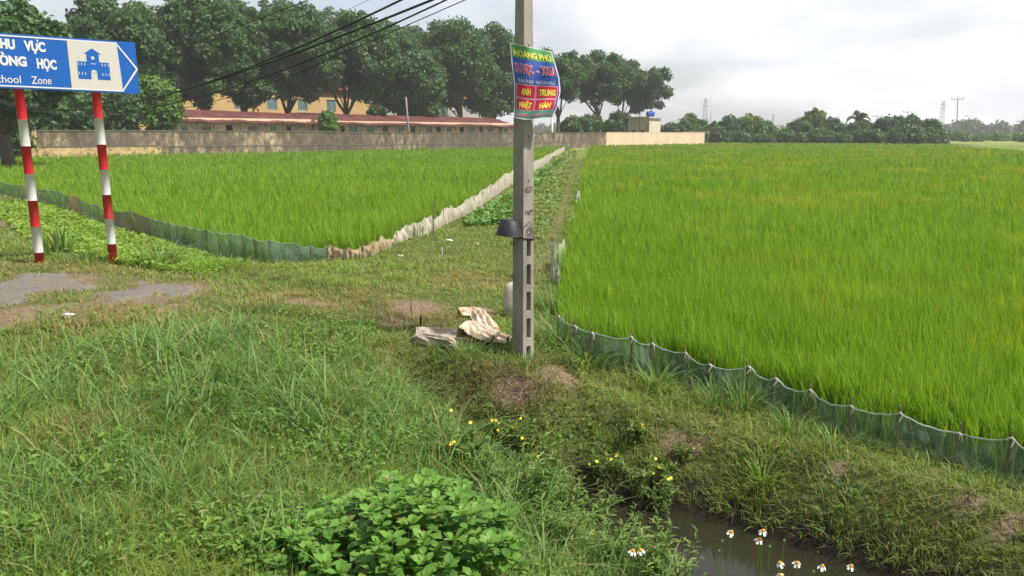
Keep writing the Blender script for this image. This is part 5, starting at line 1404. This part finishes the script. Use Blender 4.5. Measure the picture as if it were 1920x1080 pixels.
for q in range(13):
    x = .10 + .065 * q + random.uniform(-.03, .03); y = 4.75 - .78 * (x + .1) - random.uniform(.05, .75)
    weed(0, 0, random.uniform(.30, .46), 'dense narrow leaved weed crowding the near edge of the ditch above its water', 0, .12, 14, Vector((x, y, float(H(x, y)[0]))))
def daisy(px, py, lb, D=2.3, side=0, bud=False):
    t = P(px, py, D); gx_, gy_ = t.x + side * .05, D + .05; c = Vector((gx_, gy_, float(H(gx_, gy_)[0])))
    e_ = empty('white_flower', c, lb, 'flower', 'white flowers on thin stems over the water'); mb = MB()
    pts = [c, c.lerp(t, .5) + Vector((side * .02, 0, .02)), c.lerp(t, .85), t - Vector((0, 0, .002))]; mb.tube(pts, [.0024, .002, .0016, .0013], 5); mb.build('stem', M['stem'], e_)
    O = []; Dv = []; Sz = []
    for k in range(8):
        p = c.lerp(t, random.uniform(.35, .8)); a = random.uniform(0, 6.28); O.append(tuple(p)); Dv.append((math.cos(a), math.sin(a), .3)); Sz.append(random.uniform(.03, .05))
    v = leaves(np.array(O), np.array(Dv), np.array(Sz), .4); link('foliage', npmesh('foliage', v[0], v[1], v[2], v[3]), M['weed'], e_)
    if bud:
        o = lump('bud', (t.x, t.y, t.z), (.010, .010, .013), M['stem'], 3, .05, boxy=False, sub=1, smooth=True, parent=e_); return
    ax_ = Vector((random.uniform(-.35, .35), random.uniform(-.5, -.1), 1)).normalized(); a = ax_.orthogonal().normalized(); b = ax_.cross(a)
    mb = MB(); mb.tube([t - ax_ * .004, t + ax_ * .003, t + ax_ * .007], [.0045, .0065, .004], 10); mb.build('flower_centre', M['disc'], e_, smooth=True)
    ph = random.random() * 6
    for j in range(5):
        u = a * math.cos(ph + j * 1.257) + b * math.sin(ph + j * 1.257); w_ = ax_.cross(u); r_ = random.uniform(.0125, .0165); pm = MB()
        pm.add([t + u * .004 - w_ * .002, t + u * .004 + w_ * .002, t + u * r_ * .6 + w_ * .0052 - ax_ * .001, t + u * r_ * .92 + w_ * .004 - ax_ * .009, t + u * r_ * .95 - ax_ * .010, t + u * r_ * .92 - w_ * .004 - ax_ * .009, t + u * r_ * .6 - w_ * .0052 - ax_ * .001], [(0, 1, 2, 3, 4, 5, 6)])
        pm.build('petal', M['petal'], e_)
for px, py, sd_, lb in [(1371, 998, 0, 'white flower with orange centre standing alone above the water, leftmost of the tall ones'), (1431, 996, 0, 'white flower at the top of the close pair above the water'), (1424, 1012, 0, 'white flower just below and left of the top one of the pair'),
                   (1462, 1056, .3, 'white flower below the close pair'), (1495, 1056, 0, 'white flower with a browned disc right of the one below the pair'), (1542, 1062, -.3, 'white flower tilted to the right, second from the right'), (1596, 1062, -.5, 'rightmost white flower with orange centre'),
                   (1187, 1034, 0, 'left one of two touching white flowers by the bottom weeds'), (1201, 1032, .1, 'right one of two touching white flowers by the bottom weeds'), (1463, 1079, 0, 'orange centred flower cut by the bottom edge')]:
    daisy(px, py, lb, 2.3, sd_)
for px, py, lb in [(1354, 1015, 'closed bud on a bent stem left of the tall white flower'), (1443, 1025, 'pale closed bud between the pair and the lower flowers'), (1470, 1014, 'green leafy bud right of the pair'), (1525, 1072, 'closed bud between the two right lower flowers'), (1348, 1033, 'small closed bud low at the left above the water')]:
    daisy(px, py, lb, 2.3, .2, True)
def tuft(px, py, n, h, wd, lean, lb, m='tall', sp=.06, name='grass_tuft', c=None, azm=None, azs=3):
    c = c or T(px, py); az = RS.uniform(0, 2 * np.pi, n) if azm is None else RS.normal(azm, azs, n); rr = np.abs(RS.normal(0, sp, n)); x = c.x + np.cos(az) * rr; y = c.y + np.sin(az) * rr
    z = H(x, y) - .02; v = blades(np.stack([x, y, z], 1), h * RS.uniform(.55, 1.1, n), wd * RS.uniform(.7, 1.2, n), np.abs(RS.normal(lean, .22, n)), az + RS.normal(0, .5, n), RS.rand(n), np.where(RS.rand(n) < .06, .7, 0.), lv=(0, .25, .5, .75, .9, 1.0), prof=(.7, 1, .95, .7, .4))
    return tag(link(name, npmesh(name, v[0], v[1], v[2], v[3]), M[m]), lb, 'grass tuft')
tuft(112, 474, 60, .46, .028, .35, 'dark broad bladed tuft between the two striped posts', sp=.13)
tuft(300, 500, 110, .46, .016, .8, 'arching green grass tuft right of the second striped post', sp=.16)
tuft(395, 508, 420, .26, .010, .6, 'low bright grass mound at the end of the creeper strip', 'cover', sp=.30)
tuft(165, 490, 60, .25, .014, .6, 'small grass tuft at the foot of the second striped post', sp=.15)
tuft(1062, 655, 230, .42, .011, .7, 'tall drooping grass tuft in the corner right of the concrete pole', sp=.18)
tuft(1100, 690, 140, .34, .010, .7, 'grass tuft at the first stake of the green net', sp=.14)
tuft(1040, 590, 160, .36, .010, .5, 'upright grass tuft right of the pole middle slots', sp=.14)
tuft(985, 690, 90, .18, .008, .6, 'short grass growing against the pole foot', sp=.10)
tuft(870, 668, 260, .18, .007, .7, 'low leafy grass between the concrete block and the pole foot', sp=.20)
tuft(1230, 735, 80, .36, .010, .6, 'arching grass tuft before the second net span', sp=.1); tuft(1340, 765, 70, .34, .010, .6, 'arching grass tuft at the middle net span', sp=.1); tuft(1395, 775, 60, .40, .010, .5, 'yellowish grass tuft standing against the green net', sp=.07)
tuft(1480, 815, 60, .28, .009, .6, 'loose grass tuft at the net right of the middle', sp=.1); tuft(1560, 845, 60, .22, .009, .6, 'short grass tuft below the sagging net span', sp=.12)
tuft(1430, 905, 160, .20, .007, .7, 'bright short tuft on the edge of the far bank over the water', 'cover', sp=.14)
tuft(1590, 960, 150, .18, .007, .7, 'yellow green tuft hanging from the far bank above the right water end', sp=.16)
c = Vector((.83, 2.62, 0)); tuft(0, 0, 3, .62, .017, .35, 'single broad grass blade crossing the water edge', c=c, sp=.01, azm=.3, azs=.12)
for q in range(5):
    c = Vector((.45 + q * .16 + random.uniform(-.05, .05), 2.45 + random.uniform(-.1, .15), 0)); tuft(0, 0, 14, .50, .009, .35, ['long thin grass tuft at the bottom edge right of the broad leaved bush', 'long thin grass tuft second right of the broad leaved bush', 'long thin grass tuft under the two touching white flowers', 'long thin grass tuft left of the single broad blade', 'long thin grass tuft at the bottom edge beside the water'][q], c=c, sp=.05)
# dead grass on the scoured slope under the pole
DEADZ = [blob(905, 712, 80, 32), blob(960, 750, 90, 30), blob(845, 730, 40, 30), blob(735, 600, 40, 12), blob(790, 612, 60, 10), blob(1290, 846, 24, 8), blob(1815, 950, 40, 8)]
def dead(n):
    x, y, D = polar(n, 3.5, 10, -.72, .6); m_ = bl(x, y, DEADZ, .8); k = RS.rand(n) < m_; x, y = x[k], y[k]; n = len(x); z = H(x, y)
    return blades(np.stack([x, y, z], 1), RS.uniform(.06, .2, n), .006 * RS.uniform(.6, 1.3, n), np.abs(RS.normal(1.0, .5, n)), RS.normal(-1.6, 1.1, n), RS.rand(n), RS.uniform(.0, 1, n), lv=(0, .5, 1), prof=(1, .8))
M['dead'] = leafmat('dead_grass', (.22, .17, .10), (.36, .29, .18), dry=(.15, .10, .07), trans=.15)
v = dead(60000); tag(link('dead_grass', npmesh('dead_grass', v[0], v[1], v[2], v[3]), M['dead']), 'matted brown dead grass on the scoured slope below the pole', 'dead grass', kind='stuff')
# overhanging twigs at the far bank
for px, py, lb, dx in ((1375, 935, 'bare twig hanging into the water from the far bank', -.06), (1320, 930, 'second bare twig at the dark water corner', .05)):
    c = T(px, py); c.z += .02; mb = MB(); w_ = Vector((c.x + dx, c.y - .16, WATER_Z - .02)); mb.tube([c, c.lerp(w_, .5) + Vector((.02, 0, .02)), w_], [.004, .003, .002], 5); mb.tube([c.lerp(w_, .45), c.lerp(w_, .45) + Vector((.07, -.03, -.05))], [.0025, .001], 4); mb.tube([c.lerp(w_, .6), c.lerp(w_, .6) + Vector((-.06, -.03, -.02))], [.0025, .001], 4)
    tag(mb.build('twig', M['bark']), lb, 'twig')
# dead leaf
c = T(470, 985); v = leaves(np.array([(c.x, c.y, c.z + .05)]), np.array([(.35, .1, .75)]), np.array([.14]), .3, rnd=np.array([.5])); v[3]['dry'][:] = 1
tag(link('dead_leaf', npmesh('dead_leaf', v[0], v[1], v[2], v[3]), M['cloth']), 'curled orange brown dead leaf left of the broad leaved bush', 'leaf')

# ------------------------------------------------------------------ air
hz = bpy.data.materials.new('haze'); hz.use_nodes = True; t_ = hz.node_tree; t_.nodes.clear()
o2 = t_.nodes.new('ShaderNodeOutputMaterial'); pv = t_.nodes.new('ShaderNodeVolumePrincipled'); pv.inputs['Density'].default_value = .0006; pv.inputs['Color'].default_value = (.93, .97, 1, 1); pv.inputs['Anisotropy'].default_value = 0.0
t_.links.new(pv.outputs[0], o2.inputs['Volume'])
mb = MB(); mb.box((0, 400, 20), (2060, 1360, 48)); hb = mb.build('haze', hz); tag(hb, kind='stuff')
